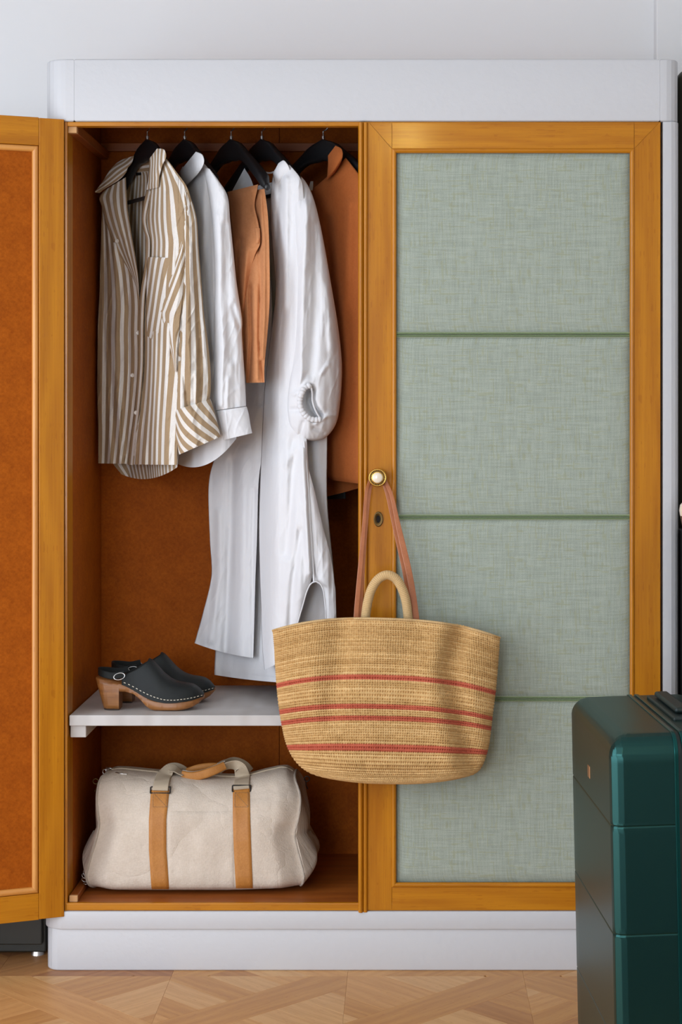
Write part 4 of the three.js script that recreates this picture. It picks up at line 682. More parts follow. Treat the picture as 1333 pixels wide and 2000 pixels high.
// ---------------------------------------------------------------- clogs (heel at x = 0, toe towards +x)
{
  const first = thing('clog', 'black leather clog on wooden heel, nearer of the two on the shelf', 'shoe', new THREE.Vector3(-0.7085, shelfTop + 0.0004, -0.102), 'pair of black clogs');
  const top = table([[0, 0.0735], [0.03, 0.0695], [0.065, 0.0612], [0.084, 0.0515], [0.116, 0.0345], [0.137, 0.0262], [0.169, 0.0215], [0.2, 0.0235], [0.226, 0.0275], [0.2487, 0.0325]]);
  const bottom = straight([[0, 0.0002], [0.0555, 0.0002], [0.0556, 0.0415], [0.07, 0.0415], [0.09, 0.0355], [0.106, 0.022], [0.118, 0.009], [0.128, 0.0022], [0.138, 0], [0.19, 0], [0.206, 0.002], [0.222, 0.0065], [0.238, 0.015], [0.2487, 0.0265]]);
  const half = table([[0, 0.012], [0.004, 0.0205], [0.014, 0.027], [0.03, 0.0295], [0.06, 0.0275], [0.09, 0.0275], [0.12, 0.0335], [0.15, 0.0395], [0.18, 0.041], [0.205, 0.038], [0.225, 0.031], [0.239, 0.021], [0.246, 0.012], [0.2487, 0.0025]]);
  const xs = []; for (let i = 0; i <= 90; i++) xs.push(0.2487 * i / 90); xs.push(0.0554, 0.05545, 0.05555, 0.05565, 0.002, 0.247); xs.sort((a, b) => a - b);
  const sole = gridGeo(28, xs.length - 1, (u, v, i, j) => {
    const x = xs[j], a = u * 2 * Math.PI, c = Math.cos(a), s = Math.sin(a), e = 0.3, hw = half(x), yb = bottom(x), yt = top(x);
    const y = (yb + yt) / 2 + (yt - yb) / 2 * Math.sign(s) * Math.abs(s) ** e, low = clamp(1 - y / 0.07), heel = 1 - smooth(0.03, 0.07, x);
    return [new THREE.Vector3(x + 0.019 * low * heel * clamp(1 - x / 0.056), y, -hw * Math.sign(c) * Math.abs(c) ** e * (1 - 0.1 * low * heel)), y / 0.12 + 0.2 * u, x / 0.5];
  }, true);
  const soleGeo = mergeGeometries([sole, ...[0, xs.length - 1].map((j) => { const p = sole.attributes.position, c = new THREE.Vector3(), ring = []; for (let i = 0; i < 28; i++) { const q = new THREE.Vector3().fromBufferAttribute(p, j * 29 + i); ring.push(q); c.addScaledVector(q, 1 / 28); } const pos = [], uv = []; ring.forEach((q, i) => { const n = ring[(i + 1) % 28], tri = j ? [c, q, n] : [c, n, q]; tri.forEach((w) => { pos.push(w.x, w.y, w.z); uv.push(w.y * 8, w.z * 4); }); }); const g = new THREE.BufferGeometry(); g.setAttribute('position', new THREE.Float32BufferAttribute(pos, 3)); g.setAttribute('uv', new THREE.Float32BufferAttribute(uv, 2)); g.setIndex(pos.map((_, i) => i).slice(0, pos.length / 3)); g.computeVertexNormals(); return g; })]);
  local('sole', toCreasedNormals(soleGeo, 0.9), clogWood, first, 'brown wooden sole with block heel');
  const pad = (x0, x1, name) => local(name, gridGeo(20, 12, (u, v) => { const x = lerp(x0, x1, v), a = u * 2 * Math.PI; return [new THREE.Vector3(x + (x0 < 0.05 ? 0.019 * clamp(1 - x / 0.056) : 0), 0.0018 + 0.0017 * Math.sign(Math.sin(a)) * Math.abs(Math.sin(a)) ** 0.3, -half(x) * 0.9 * Math.sign(Math.cos(a)) * Math.abs(Math.cos(a)) ** 0.3), u, v]; }, true), rubber, first);
  pad(0.0, 0.0548, 'heel_tip');
  const crown = table([[0.05, 0.1], [0.09, 0.112], [0.112, 0.117], [0.127, 0.113], [0.14, 0.1], [0.155, 0.083], [0.172, 0.0695], [0.19, 0.062], [0.21, 0.0585], [0.224, 0.055], [0.236, 0.0475], [0.244, 0.039], [0.2478, 0.034]]);
  const shell = (inset) => (u, v) => {
    const a = Math.PI * u, sa = Math.sin(a), x0 = 0.064 + 0.058 * smooth(0.3, 1.0, sa) ** 0.9, t = v ** 0.9, x = lerp(x0, 0.2472, t), hw = half(Math.min(x, 0.2472)) + 0.0022 - inset, h = Math.max(0.0008, crown(x) - top(x) - inset);
    const ca = Math.cos(a);
    return [new THREE.Vector3(x - inset * 0.3 * t, top(x) - 0.003 + (h + 0.003) * sa ** 0.78 + 0.0012 * (fbm(x * 40, a * 2, 211, 2) - 0.5), hw * Math.sign(ca) * Math.abs(ca) ** 0.72), u * 2, x * 8];
  };
  const outer = gridGeo(48, 70, shell(0)), inner = gridGeo(48, 70, shell(0.0028));
  for (const [g, want] of [[outer, 1], [inner, -1]]) {                    // outer faces out, inner faces in
    const n = g.attributes.normal, k = 35 * 49 + 24; if (n.getY(k) * want < 0) { const ix = g.index.array; for (let i = 0; i < ix.length; i += 3) { const t = ix[i + 1]; ix[i + 1] = ix[i + 2]; ix[i + 2] = t; } g.computeVertexNormals(); }
  }
  const rim = []; for (let i = 0; i <= 24; i++) { const [p] = shell(0.0014)(i / 24, 0); rim.push(p); }
  local('upper', mergeGeometries([outer, inner, tube(rim, 0.0018, { seg: 80, nSec: 8 })]), blackLeather, first, 'smooth black leather upper');
  const staples = []; for (let k = 0; k < 23; k++) for (const side of [0.012, 0.988]) { const v = 0.02 + k / 22 * 0.96, [p] = shell(0)(side, v), [q] = shell(0)(side, v + 0.012), g = new THREE.BoxGeometry(0.0044, 0.0013, 0.0012); g.rotateZ(Math.atan2(q.y - p.y, q.x - p.x)); g.rotateY(-Math.atan2(q.z - p.z, q.x - p.x)); g.translate(p.x, p.y + 0.0035, p.z + (side < 0.5 ? 0.0008 : -0.0008)); staples.push(g); }
  local('staples', mergeGeometries(staples), staple, first, 'row of pale staples along the sole edge').userData.kind = 'stuff';
  const V = (x, y, z) => new THREE.Vector3(x, y, z);
  local('heel_strap', ribbon([V(0.068, 0.084, 0.03), V(0.045, 0.08, 0.034), V(0.024, 0.083, 0.03), V(0.009, 0.086, 0.015), V(0.005, 0.087, 0), V(0.009, 0.086, -0.015), V(0.024, 0.083, -0.03), V(0.045, 0.081, -0.034), V(0.068, 0.086, -0.03)], 0.0028, 0.016, { up: V(0, 1, 0), seg: 60 }), blackLeather, first);
  const ringGeo = (z, tilt) => { const g = new THREE.TorusGeometry(0.0115, 0.0012, 8, 40); g.scale(1.1, 0.66, 1); g.rotateX(tilt); g.rotateZ(0.2); g.translate(0.058, 0.079, z); return g; };
  local('strap_ring', ringGeo(0.0362, -0.3), chrome, first); local('strap_ring', ringGeo(-0.0362, 0.3), chrome, first);
  const far = first.clone(); far.name = numbered('clog'); far.userData = { ...first.userData, label: 'black leather clog standing behind its twin, farther back on the shelf' }; far.position.set(-0.6945, shelfTop + 0.0004, -0.206); scene.add(far);
}
// ---------------------------------------------------------------- duffel bag
{
  const floorY = WY(1765), t = thing('duffel_bag', 'cream canvas duffel bag with tan leather straps on the wardrobe floor', 'bag', new THREE.Vector3(WX(390, -0.2), floorY, -0.22));
  const X = (px, d = 4.19) => (px - CX) * d / FOCAL, H = 0.258;
  const xl = table([[0, X(188)], [0.06, X(178)], [0.15, X(174)], [0.32, X(178)], [0.44, X(188)], [0.55, X(197)], [0.65, X(195)], [0.8, X(191)], [0.92, X(192)], [0.98, X(196)], [1, X(204)]]);
  const xr = table([[0, X(590)], [0.08, X(598)], [0.2, X(598)], [0.32, X(590)], [0.44, X(580)], [0.55, X(583)], [0.68, X(589)], [0.85, X(590)], [1, X(577)]]);
  const topY = table([[0, 0.262], [0.06, 0.262], [0.3, 0.253], [0.55, 0.246], [0.72, 0.244], [0.85, 0.256], [0.95, 0.262], [1, 0.254]]);
  const lift = (t) => 0.003 + 0.004 * smooth(0.6, 1, t) + 0.001 * (1 - smooth(0, 0.2, t));
  const surf = (a, u) => {                                              // a: 0 at the back bottom, round over the top; u: along the bag
    const c = Math.cos(a), s = Math.sin(a), e1 = 0.62, e2 = s > 0 ? 0.72 : 0.16;
    const endPinch = 1 - 0.22 * (smooth(0.12, 0, u) + smooth(0.88, 1, u)), yy = Math.sign(s) * Math.abs(s) ** e2, h0 = (yy + 1) / 2;
    const depth = 0.137 * endPinch * (1 - 0.18 * smooth(0.25, 1, h0)), x = lerp(xl(h0), xr(h0), u);
    const y = floorY + lift(u) + h0 * topY(u) * (1 - 0.02 * (smooth(0.06, 0, u) + smooth(0.94, 1, u)));
    const w = 0.012 * (fbm(x * 9, y * 9 + 4, 221, 3) - 0.5) + 0.006 * (fbm(x * 24, y * 14, 223, 2) - 0.5);
    const dents = -0.016 * Math.exp(-(((x - X(212)) / 0.028) ** 2 + ((y - floorY - 0.14) / 0.045) ** 2)) - 0.018 * Math.exp(-(((x - X(562)) / 0.03) ** 2 + ((y - floorY - 0.115) / 0.04) ** 2)) - 0.005 * Math.exp(-(((y - floorY - 0.225 - 0.1 * (x - X(480))) / 0.012) ** 2)) * smooth(X(470), X(500), x);
    return new THREE.Vector3(x, y, -0.192 + depth * -Math.sign(c) * Math.abs(c) ** e1 + (w + dents) * (c < 0 ? -c : c * -0.6) * (h0 > 0.03 ? 1 : 0.2));
  };
  const na = 84, nu = 120, angle = (k) => -k * 2 * Math.PI;             // front side is c < 0
  const bodyGeo = gridGeo(na, nu, (u, v) => { const p = surf(angle(u), v); return [p, (p.y - 0.8 * p.z) * 3.2, p.x * 3.2]; }, true);
  const n0 = bodyGeo.attributes.normal, p0 = bodyGeo.attributes.position, mid = 60 * (na + 1) + (na >> 1);
  if (n0.getZ(mid) * (p0.getZ(mid) + 0.192) < 0) { const ix = bodyGeo.index.array; for (let i = 0; i < ix.length; i += 3) { const q = ix[i + 1]; ix[i + 1] = ix[i + 2]; ix[i + 2] = q; } bodyGeo.computeVertexNormals(); }
  const body = part('body', bodyGeo, canvas, t);
  for (const end of [0, 1]) {
    const dome = (h) => end ? 0.004 + 0.03 * smooth(1.0, 0.1, h) : 0.004 + 0.014 * Math.exp(-(((h - 0.3) / 0.3) ** 2));
    const cen = (k) => { const p = surf(angle(k), end); return p; }, c = new THREE.Vector3(); for (let k = 0; k < na; k++) c.addScaledVector(cen(k / na), 1 / na);
    const g = gridGeo(na, 14, (u, v) => { const p = cen(u), q = p.clone().lerp(c, v), h = clamp((q.y - floorY) / 0.25); q.x = lerp(lerp(p.x, q.x, 0.35), (end ? xr(h) : xl(h)), 0.6 * v) + (end ? 1 : -1) * dome(h) * Math.sin(Math.min(1, v * 1.8) * Math.PI / 2); return [q, p.y * 3 + v, p.z * 3 + v * 0.3]; }, true);
    const k = 7 * (na + 1); if (g.attributes.normal.getX(k + (na >> 1)) * (end ? 1 : -1) < 0) { const ix = g.index.array; for (let i = 0; i < ix.length; i += 3) { const q = ix[i + 1]; ix[i + 1] = ix[i + 2]; ix[i + 2] = q; } g.computeVertexNormals(); }
    part('end_panel', g, canvas, t);
    const ring = []; for (let k = 0; k < 48; k++) { const p = surf(angle(k / 48), end ? 0.992 : 0.008); ring.push(p.add(new THREE.Vector3(end ? 0.001 : -0.001, 0, 0))); }
    part('piping', tube(ring, 0.0029, { closed: true, seg: 160, nSec: 8, up: new THREE.Vector3(1, 0, 0) }), canvas, t);
  }
  t.updateMatrixWorld(true);
  const zOn = (x, y) => depthOn([body], x, y, -0.1);
  // zip along the top
  const zip = []; for (let k = 0; k <= 20; k++) { const u = 0.02 + 0.96 * k / 20; const p = surf(-Math.PI / 2 - Math.PI, u); p.y += 0.0012; zip.push(p); }
  part('zip', ribbon(zip, 0.014, 0.003, { up: new THREE.Vector3(0, 1, 0), seg: 80 }), webbing, t);
  part('front_pocket', gridGeo(40, 50, (u, v) => { const x = lerp(328, 458, u), y = lerp(1584, 1733, v), e = Math.min(1, Math.min(u, 1 - u, v) * 30); return [P(x, y, zOn(x, y) + 0.0022 * e), x * 0.004, y * 0.004 + u * u * 0.05]; }), canvas, t);
  // leather straps on the front
  const strap = (left, rightEdge) => gridGeo(10, 60, (u, v, i, j) => {
    const py = lerp(left[0][1], left[left.length - 1][1], v), x = lerp(straight(left.map(([a, b]) => [b, a]))(py), straight(rightEdge.map(([a, b]) => [b, a]))(py), u);
    return [P(x, py, zOn(x, py) + 0.0042 * (u > 0 && u < 1 ? 1 : 0.3)), u * 0.2, v];
  });
  part('leather_strap', strap([[295, 1543], [291, 1600], [291, 1660], [296, 1737]], [[331, 1543], [325, 1600], [325, 1660], [331, 1740]]), tanLeather, t);
  part('leather_strap', strap([[455, 1540], [455, 1600], [457, 1660], [461, 1735]], [[488, 1540], [489, 1600], [491, 1660], [494, 1733]]), tanLeather, t);
  const stitch = (pts) => { const gs = []; for (let k = 0; k + 1 < pts.length; k++) { const [x0, y0] = pts[k], [x1, y1] = pts[k + 1], n = Math.max(2, Math.round(Math.hypot(x1 - x0, y1 - y0) / 3)); for (let i = 0; i < n; i++) { const q = [0.2, 0.8].map((f) => { const x = lerp(x0, x1, (i + f) / n), y = lerp(y0, y1, (i + f) / n); return P(x, y, zOn(x, y) + 0.0047); }); gs.push(tube([q[0], q[0].clone().lerp(q[1], 0.5), q[1]], 0.0004, { seg: 2, nSec: 5 })); } } return mergeGeometries(gs); };
  for (const [a, b] of [[299, 326], [459, 485]]) part('stitching', stitch([[a, 1548], [b, 1548], [b, 1576], [a, 1576], [a, 1548], [b, 1576]]), canvas, t).userData.kind = 'stuff';
  part('piping', tube(Array.from({ length: 30 }, (_, i) => { const x = lerp(206, 574, i / 29); let y = 1756, z = null; while (z === null && y > 1700) { y -= 0.5; z = depthOn([body], x, y, null); } return P(x, y - 1, z); }), 0.0018, { seg: 80, nSec: 6 }), canvas, t);
  // dark rings, then the webbing handles
  const Q = (x, y, d) => P(x, y, zOn(x, y) + d);
  for (const [a, b, y] of [[294, 333, 1539], [454, 490, 1536]]) {
    const c = Q((a + b) / 2, y + 4, 0.006), w = (b - a) / 2 * 4.1 / FOCAL, h = 0.0065;
    const pts = [[-w, -h], [-w, h], [w, h], [w, -h]].map(([x, yy]) => new THREE.Vector3(c.x + x, c.y + yy, c.z + yy * -0.5));
    const path = new THREE.CurvePath(); pts.forEach((p, i) => path.add(new THREE.LineCurve3(p, pts[(i + 1) % 4])));
    part('strap_ring', tube(path, 0.0016, { closed: true, seg: 80, nSec: 8 }), gunmetal, t);
  }
  const wb = (pts, w, opt = {}) => ribbon(pts, w, 0.0028, { seg: 90, up: new THREE.Vector3(0, 0.25, 1), ...opt });
  part('webbing', wb([Q(313, 1544, 0.0085), Q(314, 1536, 0.011), Q(316, 1526, 0.0095), Q(322, 1512, 0.014), P(331, 1502, -0.175), P(342, 1503, -0.172), P(352, 1509, -0.168), P(362, 1513, -0.163)], 0.036, { twist: (k) => -1.25 * smooth(0.4, 0.9, k), scale: (k) => 1 - 0.18 * smooth(0.5, 1, k) }), webbing, t);
  part('webbing', wb([P(428, 1504, -0.165), P(440, 1497, -0.17), P(456, 1494, -0.175), P(469, 1500, -0.172), Q(474, 1515, 0.014), Q(473, 1524, 0.0095), Q(472, 1532, 0.011), Q(472, 1541, 0.0085)], 0.036, { twist: (k) => 1.1 * (1 - smooth(0.1, 0.6, k)), scale: (k) => 0.82 + 0.18 * smooth(0.1, 0.5, k) }), webbing, t);
  part('webbing', wb([P(322, 1516, -0.27), P(328, 1504, -0.262), P(340, 1500, -0.248), P(352, 1502, -0.228), P(364, 1508, -0.203)], 0.026, { twist: (k) => -0.9 * smooth(0.2, 1, k) }), webbing, t);
  part('webbing', wb([P(424, 1500, -0.2), P(440, 1492, -0.228), P(458, 1489, -0.248), P(476, 1496, -0.262), P(487, 1508, -0.27)], 0.026, { twist: (k) => 0.9 * (1 - smooth(0.2, 0.8, k)) }), webbing, t);
  const gripPts = [P(357, 1513, -0.165), P(376, 1516, -0.155), P(398, 1512, -0.15), P(420, 1504, -0.153), P(439, 1495, -0.162)];
  part('handle_grip', sweep(gripPts, (u) => { const a = u * 2 * Math.PI, e = 0.6; return [0.0095 * Math.sign(Math.cos(a)) * Math.abs(Math.cos(a)) ** e, 0.006 * Math.sign(Math.sin(a)) * Math.abs(Math.sin(a)) ** e]; }, { seg: 60, nSec: 18, scale: (k) => 1 + 0.12 * Math.sin(Math.PI * k) }), tanLeather, t, 'tan leather grip round the handles');
  part('grip_edge', tube(gripPts.map((p) => p.clone().add(new THREE.Vector3(0, 0.0098, -0.001))), 0.0016, { seg: 60, nSec: 8 }), canvas, t);
  part('handle_grip', sweep([P(366, 1506, -0.205), P(388, 1499, -0.198), P(410, 1496, -0.2), P(426, 1496, -0.205)], (u) => { const a = u * 2 * Math.PI; return [0.0075 * Math.cos(a), 0.004 * Math.sin(a)]; }, { seg: 40, nSec: 14 }), tanLeather, t);
  // little zip chains at the left end and hooks at both sides
  const chain = (pts) => mergeGeometries(pts.map(([x, y, z], i) => { const g = new THREE.TorusGeometry(0.0042, 0.0008, 8, 20); g.scale(1, 1.25, 1); g.rotateY(i % 2 ? 1.2 : -0.2); g.rotateZ(0.5 * i); const p = P(x, y, z); g.translate(p.x, p.y, p.z); return g; }));
  part('zip_pull', chain([[204, 1507, -0.2], [210, 1503, -0.195], [216, 1504, -0.19], [222, 1503, -0.187]]), chrome, t);
  part('zip_pull', tube([Q(226, 1509, 0.002), Q(236, 1511, 0.004), Q(248, 1512, 0.003)], 0.0016, { seg: 12, nSec: 8 }), chrome, t);
  part('zip_pull', chain([[166, 1704, -0.11], [163, 1711, -0.108], [164, 1718, -0.105], [168, 1725, -0.102]]), chrome, t);
  const hook = (x, y, z, s) => mergeGeometries([(() => { const g = new THREE.TorusGeometry(0.006, 0.0013, 8, 24); const p = P(x, y, z); g.translate(p.x, p.y, p.z); return g; })(), tube([P(x + s, y + 5, z), P(x + s * 1.2, y + 12, z), P(x - s, y + 20, z)], 0.0012, { seg: 12, nSec: 6 })]);
  part('strap_hook', hook(187, 1526, -0.2, 2), oldBrass, t); part('strap_hook', hook(600, 1521, -0.2, -1.5), gunmetal, t);
}
// ---------------------------------------------------------------- woven tote on the door knob
{
  const t = thing('tote_bag', 'woven straw tote bag with red stripes hanging from the door knob', 'bag', P(755, 1532, 0.08));
  const z0 = 0.068, row = (xl, yl, xr, yr, f, b, sag, zl = z0, zr = z0) => [xl, yl, xr, yr, zl, zr, f, b, sag];
  const rows = [row(533, 1230, 977, 1244, 0.034, 0.03, -30), row(536, 1262, 975, 1276, 0.042, 0.036, -28), row(538, 1300, 972, 1314, 0.052, 0.042, -26), row(541, 1342, 968, 1356, 0.06, 0.044, -23), row(545, 1380, 963, 1394, 0.066, 0.046, -18), row(550, 1412, 960, 1422, 0.07, 0.047, -15), row(558, 1448, 955, 1458, 0.073, 0.048, -9), row(569, 1474, 948, 1482, 0.074, 0.048, 2), row(584, 1494, 940, 1500, 0.073, 0.048, 8), row(603, 1508, 928, 1511, 0.069, 0.047, 10), row(628, 1517, 910, 1517, 0.06, 0.044, 10), row(662, 1523, 888, 1522, 0.045, 0.036, 8), row(704, 1526, 856, 1526, 0.026, 0.024, 5), row(752, 1529, 800, 1529, 0.006, 0.006, 2)];
  const TU = 820, TB = 200, TV = 600, geo = cloth(rows, { nu: TU, back: TB, nv: TV, sagPower: 2.6, seed: 231, drape: [0.006, 90, 90], profile: 2.7, folds: [{ p: [[900, 1235], [880, 1300], [905, 1420], [925, 1490]], w: 22, a: -0.022 }, { p: [[860, 1240], [842, 1330], [870, 1460]], w: 30, a: 0.01 }, { p: [[668, 1215], [662, 1300], [640, 1400]], w: 26, a: -0.01 }, { p: [[610, 1230], [612, 1330], [640, 1460]], w: 26, a: 0.006 }, { p: [[590, 1470], [660, 1490], [760, 1492], [880, 1492]], w: 12, a: 0.006 }, { p: [[720, 1500], [780, 1510], [850, 1500]], w: 18, a: -0.006 }, { p: [[750, 1215], [752, 1260]], w: 40, a: 0.008 }] });
  // rounds of crochet: v runs down the wall of the bag, u once across its front
  { const uv = geo.attributes.uv, n = TU + TB + 1, p = geo.attributes.position; for (let j = 0; j <= TV; j++) { let c = 0; const ac = [0]; for (let i = 1; i < n; i++) { const a = j * n + i; c += Math.hypot(p.getX(a) - p.getX(a - 1), p.getY(a) - p.getY(a - 1), p.getZ(a) - p.getZ(a - 1)); ac.push(c); } for (let i = 0; i < n; i++) uv.setXY(j * n + i, ac[i] / ac[TU], vAt(j)); } function vAt(j) { return table([[0, 0], [3 / 13, 28.2 / 74], [4 / 13, 36.6 / 74], [5 / 13, 43.8 / 74], [6 / 13, 52.4 / 74], [7 / 13, 58 / 74], [9 / 13, 65 / 74], [1, 1]])(j / TV); } }
  { // every stitch stands proud of the gaps round it
    const p = geo.attributes.position, nn = geo.attributes.normal, uv = geo.attributes.uv;
    for (let k = 0; k < p.count; k++) { const d = 0.0058 * (stitchHeight(uv.getX(k), clamp(uv.getY(k), 0, 0.9999)) - 0.8) * (k % (TU + TB + 1) > TU ? 0.2 : 1); p.setXYZ(k, p.getX(k) + d * nn.getX(k), p.getY(k) + d * nn.getY(k), p.getZ(k) + d * nn.getZ(k)); }
    const seamN = TU + TB + 1; for (let j = 0; j <= TV; j++) { const a = j * seamN, b = a + TU + TB; p.setXYZ(b, p.getX(a), p.getY(a), p.getZ(a)); }
    geo.computeVertexNormals();
  }
  const body = part('body', geo, raffia, t); t.updateMatrixWorld(true);
  const rimPts = []; for (let i = 0; i <= 40; i++) { const s = -1 + i / 20, x = lerp(533, 977, i / 40), y = lerp(1230, 1244, i / 40) - 30 * (1 - Math.abs(s) ** 2.6); rimPts.push(P(x, y + 2, depthOn([body], x, y + 4, z0) + 0.0005)); }
  part('rim', tube(rimPts, 0.0028, { seg: 200, nSec: 10, uvs: [0.06, 0.25] }), cordRaffia, t);
  const hp = [[713, 1222, 0.07], [715, 1200, 0.074], [720, 1170, 0.078], [729, 1145, 0.08], [742, 1129, 0.081], [757, 1123, 0.082], [772, 1129, 0.081], [784, 1146, 0.08], [793, 1172, 0.078], [797, 1200, 0.074], [799, 1222, 0.07]];
  part('rope_handle', tube(hp.map(([x, y, z]) => P(x, y, z)), 0.0103, { seg: 140, nSec: 16, uvs: [0.06, 0.25] }), cordRaffia, t);
  const straps = (pts, w, th, opt) => ribbon(pts.map(([x, y, z]) => P(x, y, z)), w, th, { seg: 120, up: new THREE.Vector3(0.15, 0, 1), ...opt });
  part('shoulder_strap', straps([[696, 1225, 0.066], [696, 1205, 0.064], [702, 1132, 0.056], [711, 1030, 0.042], [716, 962, 0.03], [721, 944, 0.0195], [729, 924, 0.019], [738, 920, 0.0175], [747, 924, 0.019], [755, 944, 0.0195], [764, 964, 0.03], [779, 1030, 0.042], [802, 1132, 0.056], [813, 1205, 0.064], [815, 1225, 0.066]], 0.0135, 0.0032, { scale: (k) => k < 0.5 ? lerp(0.8, 0.5, smooth(0.1, 0.45, k)) : lerp(0.62, 1.05, smooth(0.55, 0.8, k)) }), saddleLeather, t);
  part('shoulder_strap', straps([[704, 1225, 0.05], [704, 1205, 0.048], [708, 1132, 0.04], [715, 1030, 0.028], [722, 960, 0.018], [726, 942, 0.0142], [730, 922, 0.0125], [738, 918.5, 0.0122], [746, 922, 0.0125], [750, 942, 0.0142], [757, 965, 0.018], [771, 1030, 0.028], [793, 1132, 0.04], [804, 1205, 0.048], [806, 1225, 0.05]], 0.011, 0.003, { scale: () => 0.8 }), saddleLeather, t);
}
// ---------------------------------------------------------------- suitcase
{
  const W = 0.455, Th = 0.236, TOP = 0.708, BOT = 0.045, yaw = 3.4 * Math.PI / 180, near = new THREE.Vector3((1196 - CX) / FOCAL * 3.035, 0, EYE.z - 3.035);
  const t = thing('suitcase', 'dark green hard shell suitcase standing upright in front of the closed wardrobe door', 'suitcase', new THREE.Vector3(), undefined);
  t.rotation.order = 'YXZ'; t.rotation.y = yaw; t.rotation.z = 0.021;
  // its origin is the foot of the near left edge
  t.position.copy(near).add(new THREE.Vector3(0.0125, 0.001, 0));
  const r = 0.036, rp = 0.02, groove = [0.556, 0.373, 0.187];
  const half = (mirror) => {
    const ys = []; for (let k = 0; k <= 14; k++) ys.push(BOT + r * (1 - Math.cos(k / 14 * Math.PI / 2))); for (let k = 1; k <= 60; k++) ys.push(lerp(BOT + r, TOP - r, k / 60)); for (let k = 1; k <= 14; k++) ys.push(TOP - r + r * Math.sin(k / 14 * Math.PI / 2));
    for (const g of groove) for (let k = -4; k <= 4; k++) ys.push(g + k * 0.0007); ys.sort((a, b) => a - b);
    const half_ = Th / 2 - 0.009, plan = (ins) => {                     // outline in x, z from the seam round the outer side, inset by ins
      const pts = [], rr = Math.max(0.004, rp - ins * 0.35); pts.push([half_, 0 - ins], [ins + rr + 0.002, -ins]);
      for (let k = 0; k <= 12; k++) { const a = k / 12 * Math.PI / 2; pts.push([ins + rr - rr * Math.sin(a), -ins - rr + rr * Math.cos(a)]); }
      for (const k of [0.006, 0.1, 0.3, 0.5, 0.7, 0.9, 0.994]) pts.push([ins, lerp(-ins - rr, -W + ins + rr, k)]);
      for (let k = 0; k <= 12; k++) { const a = k / 12 * Math.PI / 2; pts.push([ins + rr - rr * Math.cos(a), -W + ins + rr - rr * Math.sin(a)]); }
      pts.push([ins + rr + 0.002, -W + ins], [half_, -W + ins]); return pts;
    };
    const insAt = (y) => { let i = 0; if (y > TOP - r) { const k = (y - TOP + r) / r; i = r * (1 - Math.sqrt(Math.max(0, 1 - k * k))); } else if (y < BOT + r) { const k = (BOT + r - y) / r; i = r * (1 - Math.sqrt(Math.max(0, 1 - k * k))); } for (const g of groove) i += 0.0016 * Math.exp(-(((y - g) / 0.0013) ** 2)); return i; };
    const rings = ys.map((y) => plan(insAt(y)).map(([x, z]) => new THREE.Vector3(mirror ? Th - x : x, y, z))), n = rings[0].length;
    const top = plan(r).map(([x, z]) => new THREE.Vector3(mirror ? Th - x : x, TOP, z)), bot = plan(r).map(([x, z]) => new THREE.Vector3(mirror ? Th - x : x, BOT, z));
    const cap = (ring) => ring.map((p) => new THREE.Vector3(mirror ? Math.max(Th - half_, Th / 2 + 0.009) : half_, p.y, lerp(p.z, -W / 2, 0)));
    const all = [cap(bot), bot, ...rings.slice(1, -1), top, cap(top)];
    const g = gridGeo(n - 1, all.length - 1, (_, __, i, j) => { const p = all[all.length - 1 - j][mirror ? n - 1 - i : i]; return [p, p.z * 2 + p.x, p.y * 2]; });
    const k = (all.length >> 1) * n + (n >> 1); if (g.attributes.normal.getX(k) * (mirror ? 1 : -1) < 0) { const ix = g.index.array; for (let i = 0; i < ix.length; i += 3) { const q = ix[i + 1]; ix[i + 1] = ix[i + 2]; ix[i + 2] = q; } g.computeVertexNormals(); }
    return toCreasedNormals(g, 0.75);
  };
  local('shell', half(false), caseShell, t); local('shell', half(true), caseShell, t);
  const loop = (x0, x1, out, rr, thick) => {                             // a band round the case between two depths
    const s = new THREE.Shape(), rd = rr, a0 = -W - out, a1 = out, b0 = BOT - out, b1 = TOP + out;
    const rect = (q, m, R) => { q.moveTo(a0 + m + R, b0 + m); q.lineTo(a1 - m - R, b0 + m); q.absarc(a1 - m - R, b0 + m + R, R, -Math.PI / 2, 0); q.lineTo(a1 - m, b1 - m - R); q.absarc(a1 - m - R, b1 - m - R, R, 0, Math.PI / 2); q.lineTo(a0 + m + R, b1 - m); q.absarc(a0 + m + R, b1 - m - R, R, Math.PI / 2, Math.PI); q.lineTo(a0 + m, b0 + m + R); q.absarc(a0 + m + R, b0 + m + R, R, Math.PI, 1.5 * Math.PI); };
    rect(s, 0, rd); const h = new THREE.Path(); rect(h, thick, rd - thick); s.holes.push(h);
    const g = new THREE.ExtrudeGeometry(s, { depth: x1 - x0 - 0.002, bevelEnabled: true, bevelThickness: 0.001, bevelSize: 0.001, bevelOffset: -0.001, bevelSegments: 2, curveSegments: 14 });
    g.rotateY(-Math.PI / 2); g.scale(1, 1, 1); g.translate(x1 - 0.001, 0, 0); return g;
  };
  // rotateY(-90 deg) sends (z along the case, y, depth) to (-depth, y, z)
  local('frame_rail', loop(Th / 2 - 0.0105, Th / 2 - 0.0035, 0.002, r, 0.01), caseFrame, t);
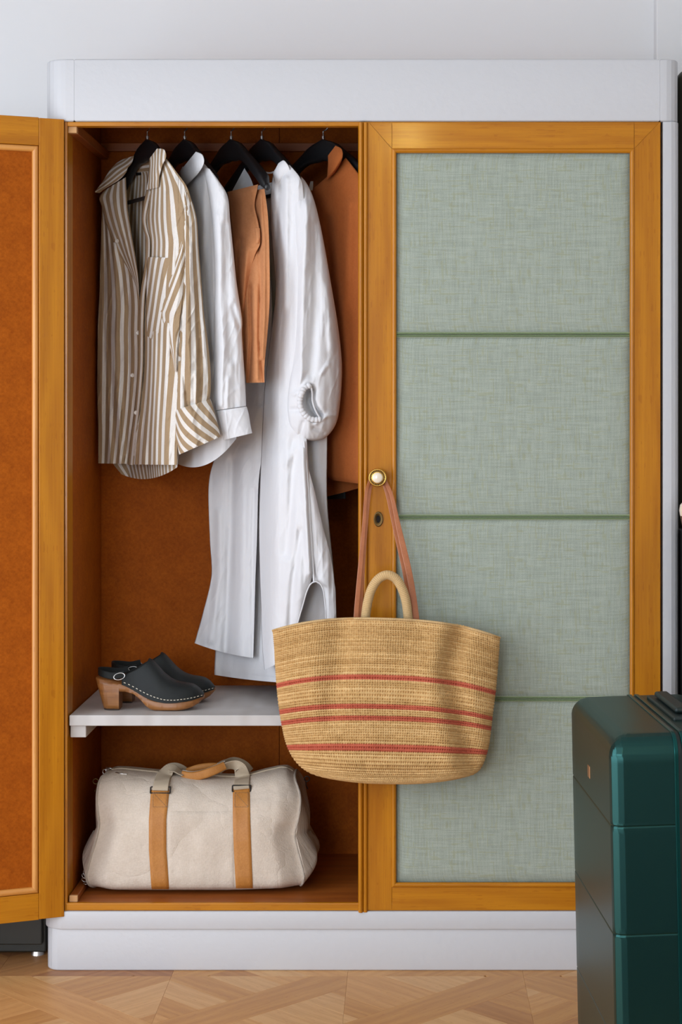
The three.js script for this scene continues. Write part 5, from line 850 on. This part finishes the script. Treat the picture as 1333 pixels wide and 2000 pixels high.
  local('frame_rail', loop(Th / 2 + 0.0035, Th / 2 + 0.0105, 0.002, r, 0.01), caseFrame, t);
  local('frame_core', loop(Th / 2 - 0.004, Th / 2 + 0.004, -0.0012, r - 0.001, 0.01), caseDark, t);
  local('badge', box(-0.0012, 0.0012, 0.592, 0.614, -W * 0.52 - 0.011, -W * 0.52 + 0.011, 0.0008), copper, t, 'small square copper badge');
  local('handle_plate', box(Th / 2 + 0.018, Th / 2 + 0.062, TOP - 0.002, TOP + 0.006, -W * 0.84, -W * 0.3, 0.003, 'z'), caseDark, t);
  local('carry_handle', box(Th / 2 + 0.027, Th / 2 + 0.053, TOP + 0.008, TOP + 0.018, -W * 0.78, -W * 0.36, 0.005, 'z'), caseDark, t);
  for (const z of [-0.06, -W + 0.06]) for (const x of [0.045, Th - 0.045]) {
    const g = new THREE.CylinderGeometry(0.022, 0.022, 0.018, 24); g.rotateZ(Math.PI / 2); g.translate(x, 0.023, z); local('wheel', g, caseDark, t);
    local('wheel_fork', box(x - 0.014, x + 0.014, 0.03, BOT + 0.004, z - 0.016, z + 0.016, 0.004), caseDark, t);
  }
}
// ---------------------------------------------------------------- the warm lamp behind the camera that the glossy door rail mirrors
{
  const at = new THREE.Vector3(0.02, 2.52, 4.35), t = thing('pendant_lamp', 'warm globe pendant lamp hanging from the ceiling', 'lamp', at);
  local('globe', new THREE.SphereGeometry(0.065, 32, 20), std({ color: '#fff0d0', emissive: new THREE.Color(1, 0.82, 0.12), emissiveIntensity: 36, roughness: 0.4 }), t);
  const cord = new THREE.CylinderGeometry(0.003, 0.003, ROOM.h - at.y - 0.065, 8); cord.translate(0, (ROOM.h - at.y + 0.065) / 2, 0); local('cord', cord, caseDark, t);
  const l = new THREE.PointLight(new THREE.Color(1, 0.74, 0.3), 0.5); l.position.copy(at).add(new THREE.Vector3(0, 0, -0.09)); l.name = 'pendant_lamp_glow'; l.castShadow = true; scene.add(l);
}
scene.traverse((o) => { if (o.isMesh) { o.castShadow = true; o.receiveShadow = true; } });
renderer.render(scene, camera);
